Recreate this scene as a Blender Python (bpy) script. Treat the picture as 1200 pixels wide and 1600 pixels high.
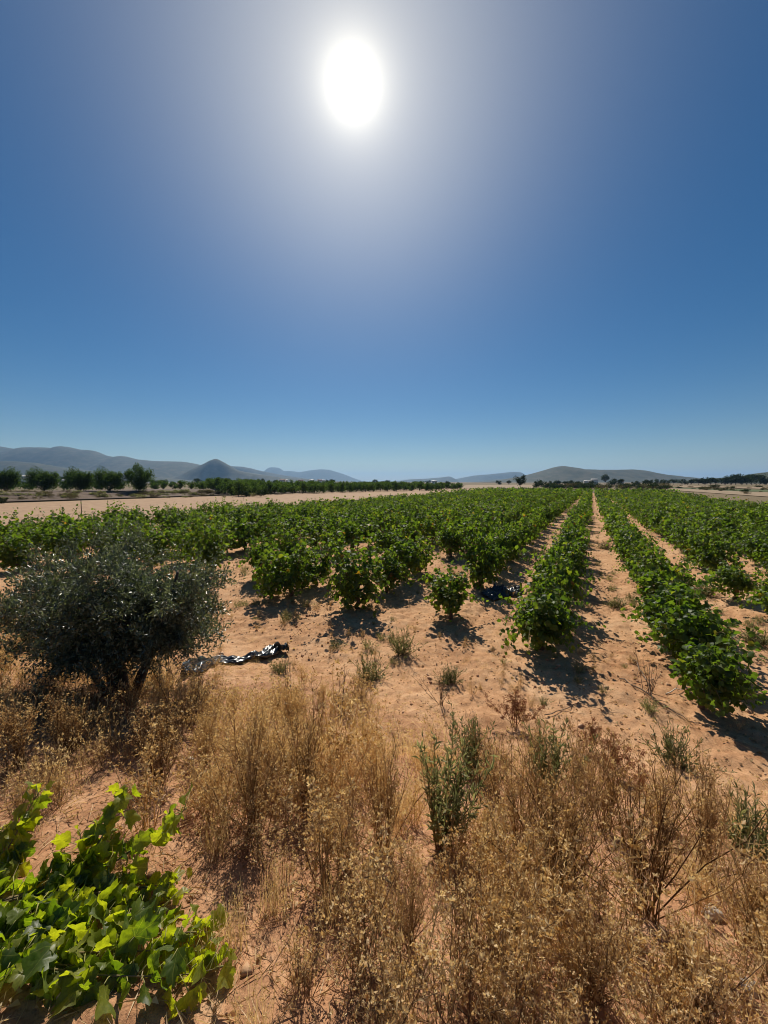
import bpy, math, random
import numpy as np

# ------------------------------------------------------------------ camera, sky, sun, exposure
W, HGT, F = 1200.0, 1600.0, 600.0            # photograph size and focal length in its pixels
CAM_H = 3.2                                  # camera height above the vineyard floor (it stands on a bank)
PITCH = math.atan((800.0 - 753.0) / F)       # horizon at row 753
SC = bpy.context.scene
C = SC.collection
for o in list(bpy.data.objects):
    bpy.data.objects.remove(o)

cam_d = bpy.data.cameras.new('camera')
cam_d.sensor_fit = 'HORIZONTAL'
cam_d.sensor_width = 36.0
cam_d.lens = 36.0 * F / W
cam_d.clip_start = 0.05
cam_d.clip_end = 60000.0
cam = bpy.data.objects.new('camera', cam_d)
cam.location = (0, 0, CAM_H)
cam.rotation_euler = (math.pi / 2 - PITCH, 0, 0)
C.objects.link(cam)
SC.camera = cam


def ray(x, y):
    """direction (world) of a photograph pixel"""
    a, b = (x - W / 2) / F, (HGT / 2 - y) / F
    d = np.array([a, math.cos(PITCH) + b * math.sin(PITCH), -math.sin(PITCH) + b * math.cos(PITCH)])
    return d / np.linalg.norm(d)


SUN = ray(552, 132)                          # the sun stands in the picture
SUN_EL = math.asin(SUN[2])
SUN_AZ = math.atan2(SUN[0], SUN[1])          # clockwise from +Y

world = bpy.data.worlds.new('World')
SC.world = world
world.use_nodes = True
nt = world.node_tree
nt.nodes.clear()
N = nt.nodes.new
sky = N('ShaderNodeTexSky')
sky.sky_type = 'NISHITA'
sky.sun_disc = False
sky.sun_elevation = SUN_EL
sky.sun_rotation = SUN_AZ
sky.altitude = 500
sky.air_density = 1.0
sky.dust_density = 0.1
sky.ozone_density = 3.2
hsv = N('ShaderNodeHueSaturation')
hsv.inputs['Saturation'].default_value = 1.36
bg = N('ShaderNodeBackground')
bg.inputs['Strength'].default_value = 0.05
out = N('ShaderNodeOutputWorld')
nt.links.new(sky.outputs[0], hsv.inputs['Color'])
nt.links.new(hsv.outputs[0], bg.inputs['Color'])
# camera glare painted into the sky round the sun: fades with the angle
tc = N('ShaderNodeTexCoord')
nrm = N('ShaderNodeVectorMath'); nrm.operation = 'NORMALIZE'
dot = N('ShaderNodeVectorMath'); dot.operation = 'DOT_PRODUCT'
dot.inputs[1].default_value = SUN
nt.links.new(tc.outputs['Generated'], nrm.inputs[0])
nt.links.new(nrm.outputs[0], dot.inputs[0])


def math_node(tree, op, a, b=None):
    n = tree.nodes.new('ShaderNodeMath')
    n.operation = op
    for k, v in enumerate((a, b)):
        if v is None:
            continue
        if isinstance(v, (int, float)):
            n.inputs[k].default_value = v
        else:
            tree.links.new(v, n.inputs[k])
    return n.outputs[0]


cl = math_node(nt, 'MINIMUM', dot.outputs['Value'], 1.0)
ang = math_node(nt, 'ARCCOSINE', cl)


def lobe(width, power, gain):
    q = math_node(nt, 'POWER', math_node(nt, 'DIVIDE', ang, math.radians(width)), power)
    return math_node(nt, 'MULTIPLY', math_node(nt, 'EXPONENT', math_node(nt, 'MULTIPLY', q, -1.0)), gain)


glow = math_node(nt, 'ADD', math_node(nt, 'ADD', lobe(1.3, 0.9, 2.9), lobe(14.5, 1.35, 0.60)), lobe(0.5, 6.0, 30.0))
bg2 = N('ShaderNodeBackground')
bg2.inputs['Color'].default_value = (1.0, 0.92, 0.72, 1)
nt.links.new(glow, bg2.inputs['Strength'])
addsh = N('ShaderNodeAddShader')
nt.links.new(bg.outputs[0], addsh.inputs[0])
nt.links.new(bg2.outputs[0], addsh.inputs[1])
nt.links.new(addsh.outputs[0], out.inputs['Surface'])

sun_d = bpy.data.lights.new('sun', 'SUN')
sun_d.energy = 5.0
sun_d.angle = math.radians(0.53)
sun_d.color = (1.0, 0.93, 0.82)
sun = bpy.data.objects.new('sun', sun_d)
sun.rotation_euler = (math.pi / 2 - SUN_EL, 0, -SUN_AZ + math.pi)
sun.location = (0, 0, 60)
C.objects.link(sun)
from mathutils import Vector
sun.rotation_mode = 'QUATERNION'
sun.rotation_quaternion = Vector(SUN).to_track_quat('Z', 'Y')

vs = SC.view_settings
vs.view_transform = 'Standard'
vs.look = 'None'
vs.exposure = 0.12
vs.gamma = 1.0
vs.use_curve_mapping = False
SC.cycles.volume_bounces = 0
SC.cycles.max_bounces = 8
SC.cycles.transparent_max_bounces = 8
SC.cycles.use_denoising = True
SC.cycles.filter_width = 1.0

# ------------------------------------------------------------------ helpers
rng = np.random.default_rng(11)


def _hash(i, j, seed):
    n = (i * 374761393 + j * 668265263 + seed * 1274126177) & 0xFFFFFFFF
    n = ((n ^ (n >> 13)) * 1274126177) & 0xFFFFFFFF
    n = n ^ (n >> 16)
    return (n & 0xFFFF) / 65535.0


def vnoise(x, y, seed=0):
    x = np.asarray(x, float); y = np.asarray(y, float)
    i = np.floor(x).astype(np.int64); j = np.floor(y).astype(np.int64)
    u = x - i; v = y - j
    u = u * u * (3 - 2 * u); v = v * v * (3 - 2 * v)
    a = _hash(i, j, seed); b = _hash(i + 1, j, seed); c = _hash(i, j + 1, seed); d = _hash(i + 1, j + 1, seed)
    return (a + (b - a) * u) * (1 - v) + (c + (d - c) * u) * v


def fbm(x, y, octv=4, seed=0):
    s = 0; a = 0.5; t = 0
    for k in range(octv):
        s = s + a * vnoise(np.asarray(x) * 2 ** k, np.asarray(y) * 2 ** k, seed + k * 17)
        t += a; a *= 0.5
    return s / t


def sstep(a, b, x):
    t = np.clip((np.asarray(x, float) - a) / (b - a), 0, 1)
    return t * t * (3 - 2 * t)


RA = math.atan(325 / F * math.cos(PITCH))    # the rows run this far to the right of the view
SA, CA = math.sin(RA), math.cos(RA)


def uv2xy(u, v):
    return u * SA + v * CA, u * CA - v * SA


def xy2uv(x, y):
    return x * SA + y * CA, x * CA - y * SA


def bank_s(x, y):
    return 0.424 * x + 0.906 * y


def terrain(x, y, fine=True):
    x = np.asarray(x, float); y = np.asarray(y, float)
    s = bank_s(x, y) + 0.5 * (fbm(x * 0.5, y * 0.5, 2, 5) - 0.5)
    z = 1.5 * (1 - sstep(0.2, 5.6, s))
    u, v = xy2uv(x, y)
    # raised field on the left, past the fallow strip
    z = z + 1.15 * sstep(78, 87, -v) * (1 - sstep(95, 150, y)) * sstep(20, 40, y)
    # low terraces on the right
    z = z + 0.7 * sstep(18, 21, v) * (1 - sstep(200, 400, y)) * sstep(30, 50, u)
    z = z + 0.6 * sstep(34, 38, v) * (1 - sstep(300, 600, y)) * sstep(30, 50, u)
    if fine:
        near = 1 - sstep(18, 40, np.hypot(x, y))
        z = z + near * (0.10 * (fbm(x * 0.8, y * 0.8, 3, 3) - 0.5) + 0.085 * (fbm(x * 4.5, y * 4.5, 3, 9) - 0.5)
                        + 0.03 * (fbm(x * 19, y * 19, 2, 21) - 0.5))
        # low ridges left by the plough under each row
        rows = np.cos((v + 0.68) / 2.2 * 2 * math.pi)
        z = z + near * 0.045 * rows * sstep(6.5, 9, u)
        lane_v = np.abs(np.mod(v + 0.68, 2.2) - 1.1)
        rut = np.exp(-((lane_v - .48) / .11) ** 2)
        z = z - near * .035 * rut * sstep(6, 8, u) * (.5 + vnoise(u * .7, v, 8))
        z = z + near * .03 * (fbm(u * 2.2, v * 11, 3, 77) - .5) * sstep(5, 7, u)
    return z


def hit(x, y):
    """where the ray of a photograph pixel meets the ground"""
    d = ray(x, y)
    p = np.array([0, 0, CAM_H])
    ts = 0.4 * 1.02 ** np.arange(470)
    for _ in range(2):
        q = p + d * ts[:, None]
        below = q[:, 2] < terrain(q[:, 0], q[:, 1])
        if not below.any():
            return p + d * ts[-1]
        i = max(int(np.argmax(below)), 1)
        ts = np.linspace(ts[i - 1], ts[i], 80)
    return p + d * ts[min(i, 79)]


def at_depth(x, y, depth):
    d = ray(x, y)
    return np.array([0, 0, CAM_H]) + d * (depth / d[1])


class Geo:
    """collects triangles with one tint value per vertex"""
    def __init__(self):
        self.V, self.Fc, self.T, self.n = [], [], [], 0

    def add(self, V, Fc, T):
        V = np.asarray(V, float).reshape(-1, 3); Fc = np.asarray(Fc, np.int64).reshape(-1, 3)
        T = np.broadcast_to(np.asarray(T, float), (len(V),))
        self.V.append(V); self.Fc.append(Fc + self.n); self.T.append(T); self.n += len(V)
        return self

    def arrays(self):
        if not self.V:
            return np.zeros((0, 3)), np.zeros((0, 3), np.int64), np.zeros(0)
        return np.concatenate(self.V), np.concatenate(self.Fc), np.concatenate(self.T)

    def scatter(self, tpl, M, pos, tint):
        """copies of a template (V, F) by matrices (k,3,3), positions (k,3), tints (k,)"""
        V, Fc = tpl[0], tpl[1]
        k = len(pos)
        if k == 0:
            return self
        P = np.einsum('kij,nj->kni', M, V) + pos[:, None, :]
        FF = Fc[None] + (np.arange(k) * len(V))[:, None, None]
        T = np.repeat(tint, len(V))
        if len(tpl) > 2:
            T = T + np.tile(tpl[2], k)
        return self.add(P.reshape(-1, 3), FF.reshape(-1, 3), T)

    def mesh(self, name, mat, smooth=False):
        return mk_mesh(name, *self.arrays(), mat, smooth)


def mk_mesh(name, V, Fc, T, mat, smooth=False):
    me = bpy.data.meshes.new(name)
    T = np.array(np.broadcast_to(np.asarray(T, float), (len(V),)))
    me.vertices.add(len(V)); me.vertices.foreach_set('co', np.ascontiguousarray(V, np.float32).ravel())
    m = len(Fc)
    me.loops.add(m * 3); me.loops.foreach_set('vertex_index', np.ascontiguousarray(Fc, np.int32).ravel())
    me.polygons.add(m); me.polygons.foreach_set('loop_start', np.arange(0, m * 3, 3, dtype=np.int32))
    if smooth:
        me.polygons.foreach_set('use_smooth', np.ones(m, bool))
    a = me.attributes.new('tint', 'FLOAT', 'POINT')
    a.data.foreach_set('value', np.ascontiguousarray(T, np.float32))
    me.update(calc_edges=True)
    if mat:
        me.materials.append(mat)
    return me


def obj(name, me, parent=None, loc=None):
    o = bpy.data.objects.new(name, me)
    C.objects.link(o)
    if parent:
        o.parent = parent
    if loc is not None:
        o.location = loc
    return o


def tag(o, label=None, cat=None, group=None, kind=None):
    if label: o['label'] = label
    if cat: o['category'] = cat
    if group: o['group'] = group
    if kind: o['kind'] = kind
    return o


def empty(name, loc, rz=0.0, scale=1.0):
    o = bpy.data.objects.new(name, None)
    o.empty_display_size = 0.2
    o.location = loc; o.rotation_euler = (0, 0, rz); o.scale = (scale,) * 3 if np.isscalar(scale) else scale
    C.objects.link(o)
    return o


def unit(a):
    a = np.asarray(a, float)
    return a / np.maximum(np.linalg.norm(a, axis=-1, keepdims=True), 1e-9)


def frames(n, d, size):
    """(k,3,3) matrices: y along d, z along n as far as possible"""
    y = unit(d)
    x = unit(np.cross(y, n))
    z = np.cross(x, y)
    M = np.stack([x, y, z], axis=-1)
    return M * np.asarray(size).reshape(-1, 1, 1)


def tube(pts, rad, sides=5, cap=True):
    pts = np.asarray(pts, float); n = len(pts)
    rad = np.broadcast_to(np.asarray(rad, float), (n,))
    t = np.gradient(pts, axis=0); t = unit(t)
    ref = np.array([0, 0, 1.0]) if abs(t[:, 2]).mean() < 0.8 else np.array([1.0, 0.2, 0])
    a = unit(np.cross(t, ref)); b = np.cross(t, a)
    an = np.arange(sides) / sides * 2 * math.pi
    ring = np.cos(an)[None, :, None] * a[:, None] + np.sin(an)[None, :, None] * b[:, None]
    V = (pts[:, None] + ring * rad[:, None, None]).reshape(-1, 3)
    Fc = []
    for i in range(n - 1):
        for k in range(sides):
            p, q = i * sides + k, i * sides + (k + 1) % sides
            Fc += [(p, q, q + sides), (p, q + sides, p + sides)]
    if cap:
        for k in range(1, sides - 1):
            Fc.append(((n - 1) * sides, (n - 1) * sides + k, (n - 1) * sides + k + 1))
    return V, np.array(Fc)


def diamond(w, fold=0.12, bend=0.12):
    V = np.array([(0, 0, 0), (-w / 2, .48, fold), (0, .5, 0), (w / 2, .48, fold), (0, 1, -bend)], float)
    return V, np.array([(0, 2, 1), (0, 3, 2), (1, 2, 4), (2, 3, 4)])


def diamond2(w, fold=0.1, bend=0.1):
    V = np.array([(0, 0, 0), (-w / 2, .5, fold), (w / 2, .5, fold), (0, 1, -bend)], float)
    return V, np.array([(0, 3, 1), (0, 2, 3)])


def grape_leaf(n, cup=0.10, serr=0.0, seed=0, inner=False):
    """five-lobed vine leaf, petiole at the origin, tip at +y, about 1 long"""
    r = np.random.default_rng(seed)
    th = np.linspace(-150, 150, n)           # angle from the tip
    tips = [(0, .62, 30), (62, .60, 27), (-62, .60, 27), (118, .50, 26), (-118, .50, 26)]
    rad = np.full(n, .43)
    for c, a, w in tips:
        rad = np.maximum(rad, .36 + (a - .36) * np.clip(1 - np.abs(th - c) / w, 0, 1) ** .8)
    rad = rad * (1 + serr * np.where(np.arange(n) % 2 == 0, 1, -1)) * (1 + .06 * r.standard_normal(n))
    x = np.sin(np.radians(th)) * rad
    y = .40 + np.cos(np.radians(th)) * rad
    def z(x, y):
        return cup * (np.abs(x) * 1.3) - cup * 1.6 * (y - .4) ** 2 - cup * 1.4 * x * x + cup * .5 * np.sin(5 * x + seed) * np.cos(4 * y)
    V = [(0, 0, 0), (0, .4, float(z(0, .4)))] + [(a, b, float(z(a, b))) for a, b in zip(x, y)]
    Fc = []
    if not inner:
        for k in range(n - 1):
            Fc.append((1, 2 + k + 1, 2 + k))
        Fc += [(1, 2, 0), (1, 0, 1 + n)]
    else:
        m = n
        base = 2 + n
        for a, b in zip(x, y):
            a2, b2 = a * .5, .4 + (b - .4) * .5
            V.append((a2, b2, float(z(a2, b2)) - .012 * math.cos(math.radians(6 * math.degrees(math.atan2(a, b - .4))))))
        for k in range(n - 1):
            Fc += [(1, base + k + 1, base + k), (base + k, base + k + 1, 2 + k + 1), (base + k, 2 + k + 1, 2 + k)]
        Fc += [(1, base, 0), (base, 2, 0), (1, 0, base + n - 1), (base + n - 1, 0, 1 + n)]
    return np.array(V, float), np.array(Fc)


# ------------------------------------------------------------------ materials
def new_mat(name):
    m = bpy.data.materials.new(name)
    m.use_nodes = True
    m.node_tree.nodes.clear()
    return m, m.node_tree


def ramp(t, stops, fac):
    n = t.nodes.new('ShaderNodeValToRGB')
    e = n.color_ramp.elements
    while len(e) < len(stops):
        e.new(0.5)
    for k, (p, c) in enumerate(stops):
        e[k].position = p
        e[k].color = (*c, 1)
    t.links.new(fac, n.inputs[0])
    return n.outputs[0]


def attr(t, name):
    n = t.nodes.new('ShaderNodeAttribute')
    n.attribute_name = name
    return n.outputs['Fac']


def noise(t, scale, detail=4, rough=0.6, coord='Object', dist=0.0):
    tcn = t.nodes.new('ShaderNodeTexCoord')
    n = t.nodes.new('ShaderNodeTexNoise')
    n.inputs['Scale'].default_value = scale
    n.inputs['Detail'].default_value = detail
    n.inputs['Roughness'].default_value = rough
    n.inputs['Distortion'].default_value = dist
    t.links.new(tcn.outputs[coord], n.inputs['Vector'])
    return n.outputs['Fac']


def mixc(t, fac, a, b, mode='MIX'):
    n = t.nodes.new('ShaderNodeMix')
    n.data_type = 'RGBA'; n.blend_type = mode
    for sock, v in ((n.inputs['Factor'], fac), (n.inputs['A'], a), (n.inputs['B'], b)):
        if isinstance(v, (int, float)):
            sock.default_value = v
        elif isinstance(v, tuple):
            sock.default_value = (*v, 1)
        else:
            t.links.new(v, sock)
    return n.outputs['Result']


def leaf_mat(name, stops, trans=1.0, tfac=0.45, gloss=0.05, rough=0.35, tcol=(1.5, 1.7, .55), vary=0.25, veins=False):
    """thin leaf: diffuse + light passing through + a waxy sheen"""
    m, t = new_mat(name)
    oi = t.nodes.new('ShaderNodeObjectInfo')
    v = math_node(t, 'MULTIPLY', math_node(t, 'SUBTRACT', oi.outputs['Random'], 0.5), vary)
    fac = math_node(t, 'ADD', attr(t, 'tint'), v)
    col = ramp(t, stops, fac)
    if veins:
        tcn = t.nodes.new('ShaderNodeTexCoord')
        sp = t.nodes.new('ShaderNodeSeparateXYZ'); t.links.new(tcn.outputs['Object'], sp.inputs[0])
        ay = math_node(t, 'ADD', sp.outputs[1], -.02)
        an = math_node(t, 'ARCTAN2', sp.outputs[0], ay)
        wv = math_node(t, 'ABSOLUTE', math_node(t, 'SINE', math_node(t, 'MULTIPLY', an, 4.1)))
        rad = t.nodes.new('ShaderNodeVectorMath'); rad.operation = 'LENGTH'; t.links.new(tcn.outputs['Object'], rad.inputs[0])
        vein = math_node(t, 'LESS_THAN', math_node(t, 'MULTIPLY', wv, rad.outputs['Value']), .035)
        col = mixc(t, math_node(t, 'MULTIPLY', vein, .55), col, (.30, .32, .10))
        spot = ramp(t, [(.62, (0, 0, 0)), (.70, (1, 1, 1))], noise(t, 3.2, 3, .6))
        col = mixc(t, math_node(t, 'MULTIPLY', spot, .35), col, (.20, .13, .04))
        mot = ramp(t, [(.3, (.72, .74, .7)), (.7, (1.2, 1.15, 1.1))], noise(t, 9.0, 3, .6))
        col = mixc(t, 1.0, col, mot, 'MULTIPLY')
    d = t.nodes.new('ShaderNodeBsdfDiffuse'); t.links.new(col, d.inputs[0])
    tr = t.nodes.new('ShaderNodeBsdfTranslucent')
    t.links.new(mixc(t, 1.0, col, tcol, 'MULTIPLY'), tr.inputs[0])
    mx = t.nodes.new('ShaderNodeMixShader'); mx.inputs[0].default_value = tfac
    t.links.new(d.outputs[0], mx.inputs[1]); t.links.new(tr.outputs[0], mx.inputs[2])
    g = t.nodes.new('ShaderNodeBsdfGlossy'); g.inputs['Roughness'].default_value = rough
    g.inputs[0].default_value = (1, 1, 1, 1)
    mg = t.nodes.new('ShaderNodeMixShader')
    lw = t.nodes.new('ShaderNodeLayerWeight'); lw.inputs[0].default_value = .5
    t.links.new(math_node(t, 'MULTIPLY', math_node(t, 'ADD', math_node(t, 'POWER', lw.outputs['Facing'], 3.0), .35), gloss * 2), mg.inputs[0])
    t.links.new(mx.outputs[0], mg.inputs[1]); t.links.new(g.outputs[0], mg.inputs[2])
    o = t.nodes.new('ShaderNodeOutputMaterial'); t.links.new(mg.outputs[0], o.inputs[0])
    return m


def plain_mat(name, stops, rough=0.9, nscale=0.0, bump=0.0, spec=0.3, metallic=0.0):
    m, t = new_mat(name)
    p = t.nodes.new('ShaderNodeBsdfPrincipled')
    p.inputs['Roughness'].default_value = rough
    p.inputs['Specular IOR Level'].default_value = spec
    fac = attr(t, 'tint')
    if nscale:
        nz = noise(t, nscale, 5, .65)
        fac = math_node(t, 'ADD', fac, math_node(t, 'SUBTRACT', nz, 0.5))
        if bump:
            b = t.nodes.new('ShaderNodeBump'); b.inputs['Strength'].default_value = bump
            b.inputs['Distance'].default_value = 0.02
            t.links.new(nz, b.inputs['Height']); t.links.new(b.outputs[0], p.inputs['Normal'])
    t.links.new(ramp(t, stops, fac), p.inputs['Base Color'])
    o = t.nodes.new('ShaderNodeOutputMaterial'); t.links.new(p.outputs[0], o.inputs[0])
    return m


def soil_mat():
    m, t = new_mat('red_sandy_soil')
    p = t.nodes.new('ShaderNodeBsdfPrincipled')
    p.inputs['Roughness'].default_value = 0.95
    p.inputs['Specular IOR Level'].default_value = 0.15
    big = noise(t, 0.55, 4, .6); mid = noise(t, 5.0, 6, .7); fin = noise(t, 70.0, 4, .7); med = noise(t, 22.0, 5, .7)
    sandy = ramp(t, [(.34, (.33, .160, .072)), (.5, (.515, .292, .150)), (.68, (.63, .41, .235))],
                 math_node(t, 'ADD', math_node(t, 'MULTIPLY', big, .5), math_node(t, 'MULTIPLY', mid, .5)))
    dark = ramp(t, [(.32, (.27, .130, .066)), (.55, (.45, .245, .130)), (.72, (.57, .37, .22))], mid)
    dry = ramp(t, [(.3, (.11, .10, .05)), (.55, (.21, .155, .09)), (.8, (.11, .115, .05))], noise(t, 0.012, 5, .65))
    z = attr(t, 'tint')
    c = mixc(t, math_node(t, 'MINIMUM', math_node(t, 'MULTIPLY', z, 2.0), 1.0), sandy, dark)
    n2 = t.nodes.new('ShaderNodeMath'); n2.operation = 'MULTIPLY_ADD'; n2.use_clamp = True
    n2.inputs[1].default_value = 2.0; n2.inputs[2].default_value = -1.0
    t.links.new(z, n2.inputs[0])
    c = mixc(t, n2.outputs[0], c, dry)
    grit = ramp(t, [(.32, (.55, .5, .48)), (.5, (1, 1, 1)), (.7, (1.15, 1.12, 1.08))], fin)
    c = mixc(t, 1.0, c, grit, 'MULTIPLY')
    t.links.new(c, p.inputs['Base Color'])
    b = t.nodes.new('ShaderNodeBump'); b.inputs['Strength'].default_value = 0.8; b.inputs['Distance'].default_value = 0.012
    t.links.new(math_node(t, 'ADD', med, math_node(t, 'MULTIPLY', fin, .5)), b.inputs['Height'])
    t.links.new(b.outputs[0], p.inputs['Normal'])
    o = t.nodes.new('ShaderNodeOutputMaterial'); t.links.new(p.outputs[0], o.inputs[0])
    return m


M_SOIL = soil_mat()
M_FALLOW = plain_mat('fallow_earth', [(.25, (.26, .155, .090)), (.5, (.37, .235, .135)), (.75, (.45, .31, .185))], .95, .9, .3)
M_CLOD = plain_mat('soil_clod', [(0, (.30, .155, .08)), (.6, (.46, .27, .15)), (1, (.56, .38, .24))], .95, 9, .4)
M_STONE = plain_mat('limestone', [(0, (.40, .33, .26)), (1, (.62, .55, .46))], .9, 12, .5)
VG = [(0, (.040, .072, .016)), (.45, (.078, .125, .025)), (.8, (.140, .175, .034)), (.95, (.17, .16, .03)), (1, (.22, .11, .03))]
M_VINE = leaf_mat('vine_leaf', VG, tfac=.52, gloss=.022, rough=.5, tcol=(2.1, 2.2, .55))
M_VINE_FAR = leaf_mat('vine_leaf_far', VG, tfac=.48, gloss=.015, rough=.6, vary=0, tcol=(2.0, 2.1, .6))
M_VINE_NEAR = leaf_mat('vine_leaf_near', [(0, (.060, .105, .018)), (.5, (.120, .165, .024)), (1, (.22, .235, .036))], tfac=.62,
                       gloss=.03, rough=.45, tcol=(2.7, 2.75, .42), vary=.9, veins=True)
M_BARK = plain_mat('vine_bark', [(0, (.060, .042, .030)), (.6, (.13, .095, .068)), (1, (.21, .165, .125))], .95, 26, .8)
M_CANE = plain_mat('vine_cane', [(0, (.13, .085, .04)), (1, (.26, .20, .085))], .8, 12)
M_PETIOLE = plain_mat('petiole', [(0, (.26, .27, .07)), (1, (.36, .30, .10))], .6)
M_OLIVE = leaf_mat('olive_leaf', [(0, (.040, .050, .028)), (.5, (.105, .122, .068)), (1, (.27, .285, .19))], tfac=.30, gloss=.08,
                   rough=.36, tcol=(1.1, 1.25, .6), vary=0)
M_OBARK = plain_mat('olive_bark', [(0, (.035, .030, .025)), (1, (.11, .095, .08))], .95, 20, .6)
M_ALMOND = leaf_mat('orchard_leaf', [(0, (.034, .060, .022)), (.6, (.068, .105, .040)), (1, (.115, .15, .062))], tfac=.4, gloss=.008, rough=.6, vary=.3)
M_PINE = leaf_mat('dark_tree_leaf', [(0, (.016, .028, .011)), (.6, (.030, .048, .018)), (1, (.055, .07, .027))], tfac=.2, gloss=.008, rough=.6, vary=.3)
M_DRY = leaf_mat('dry_stalk', [(0, (.10, .056, .026)), (.4, (.29, .185, .086)), (.75, (.54, .39, .19)), (1, (.72, .57, .33))], tfac=.45,
                 gloss=.012, rough=.5, tcol=(1.35, 1.1, .72), vary=.25)
M_SEED = leaf_mat('dry_seed', [(0, (.42, .27, .11)), (.5, (.64, .46, .22)), (1, (.80, .66, .40))], tfac=.45, gloss=.01, rough=.5,
                  tcol=(1.25, 1.1, .75), vary=.2)
M_STRAW = leaf_mat('straw', [(0, (.22, .145, .085)), (.3, (.40, .31, .165)), (.65, (.64, .49, .27)), (1, (.82, .70, .47))], tfac=.48,
                   gloss=.012, rough=.45, tcol=(1.3, 1.1, .72), vary=.15)
M_GREENWEED = leaf_mat('grey_green_weed', [(0, (.105, .115, .062)), (.5, (.215, .215, .105)), (1, (.42, .39, .22))], tfac=.48, gloss=.01,
                       rough=.5, tcol=(1.2, 1.25, .72), vary=.3)
M_DULL = leaf_mat('dull_shrub', [(0, (.06, .045, .03)), (.6, (.13, .10, .06)), (1, (.21, .165, .10))], tfac=.25, gloss=.01, vary=.3)
M_RED = leaf_mat('red_brown_seed', [(0, (.20, .08, .04)), (.6, (.34, .155, .08)), (1, (.48, .27, .15))], tfac=.3, gloss=.01, rough=.5,
                 tcol=(1.3, 1, .7), vary=.2)
M_DEAD = plain_mat('dead_wood', [(0, (.10, .06, .038)), (.6, (.19, .13, .085)), (1, (.34, .27, .2))], .9, 15, .4)
M_PALEWOOD = plain_mat('bleached_wood', [(0, (.50, .42, .32)), (1, (.72, .64, .53))], .8, 15, .3)
M_PLASTIC = plain_mat('black_plastic_film', [(0, (.010, .011, .012)), (1, (.035, .038, .04))], .28, 4, .2, spec=.7)
M_WHITE = plain_mat('white_render', [(0, (.66, .63, .58)), (1, (.80, .78, .74))], .85, .3)
M_ROOF = plain_mat('tile_roof', [(0, (.26, .13, .08)), (1, (.40, .23, .15))], .9, .8)
M_PALEROOF = plain_mat('pale_sheet_roof', [(0, (.55, .52, .48)), (1, (.70, .67, .62))], .6, .4)
M_GLASS = plain_mat('dark_pane', [(0, (.03, .035, .04)), (1, (.05, .055, .06))], .2)
M_HILL = plain_mat('scrub_hill', [(.3, (.020, .030, .015)), (.5, (.042, .048, .025)), (.7, (.085, .075, .045))], .95, .016)
M_HILL_PINE = plain_mat('pine_hill', [(.25, (.018, .028, .012)), (.6, (.04, .052, .022)), (.9, (.13, .10, .06))], .95, .06)
M_TAN = plain_mat('stubble', [(.25, (.20, .14, .085)), (.5, (.30, .215, .13)), (.75, (.37, .28, .18))], .95, .3)
M_GREENFIELD = plain_mat('low_crop', [(.2, (.05, .075, .025)), (.8, (.11, .13, .05))], .95, .2)
M_DARKBANK = plain_mat('scrubby_earth', [(.25, (.055, .038, .026)), (.5, (.12, .080, .056)), (.75, (.20, .145, .095))], .95, .45)

# ------------------------------------------------------------------ the ground: one sheet out to the horizon
def axis(lo, fine_lo, fine_hi, hi, step, grow):
    a = list(np.arange(fine_lo, fine_hi + 1e-6, step))
    s, x = step, fine_hi
    while x < hi:
        s *= grow; x = min(x + s, hi); a.append(x)
    s, x = step, fine_lo
    left = []
    while x > lo:
        s *= grow; x = max(x - s, lo); left.append(x)
    return np.array(left[::-1] + a)


gx = axis(-19000, -5.5, 8.5, 19000, 0.042, 1.045)
gy = axis(-3000, 0.6, 9.5, 19000, 0.042, 1.035)
XX, YY = np.meshgrid(gx, gy)
ZZ = terrain(XX, YY)
nx, ny = len(gx), len(gy)
idx = np.arange(nx * ny).reshape(ny, nx)
q0, q1, q2, q3 = idx[:-1, :-1].ravel(), idx[:-1, 1:].ravel(), idx[1:, 1:].ravel(), idx[1:, :-1].ravel()
GF = np.concatenate([np.stack([q0, q1, q2], 1), np.stack([q0, q2, q3], 1)])
uu, vv = xy2uv(XX, YY)
inside = sstep(-29.5, -28, vv) * (1 - sstep(16, 18, vv)) * (1 - sstep(122, 126, uu))
ss = bank_s(XX, YY) + 1.2 * (fbm(XX * .9, YY * .9, 3, 31) - .5)
zone = np.where(inside > .5, 0.5 * (1 - sstep(3.6, 5.0, ss)), 0.0) + (1 - inside) * 1.0 * sstep(25, 60, np.hypot(XX, YY))
zone = np.maximum(zone, 0.45 * (1 - sstep(3.6, 5.2, ss)) * (np.hypot(XX, YY) < 30))
ground = obj('ground', mk_mesh('ground', np.stack([XX.ravel(), YY.ravel(), ZZ.ravel()], 1), GF, zone.ravel(), M_SOIL, True))
tag(ground, kind='structure')


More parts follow.
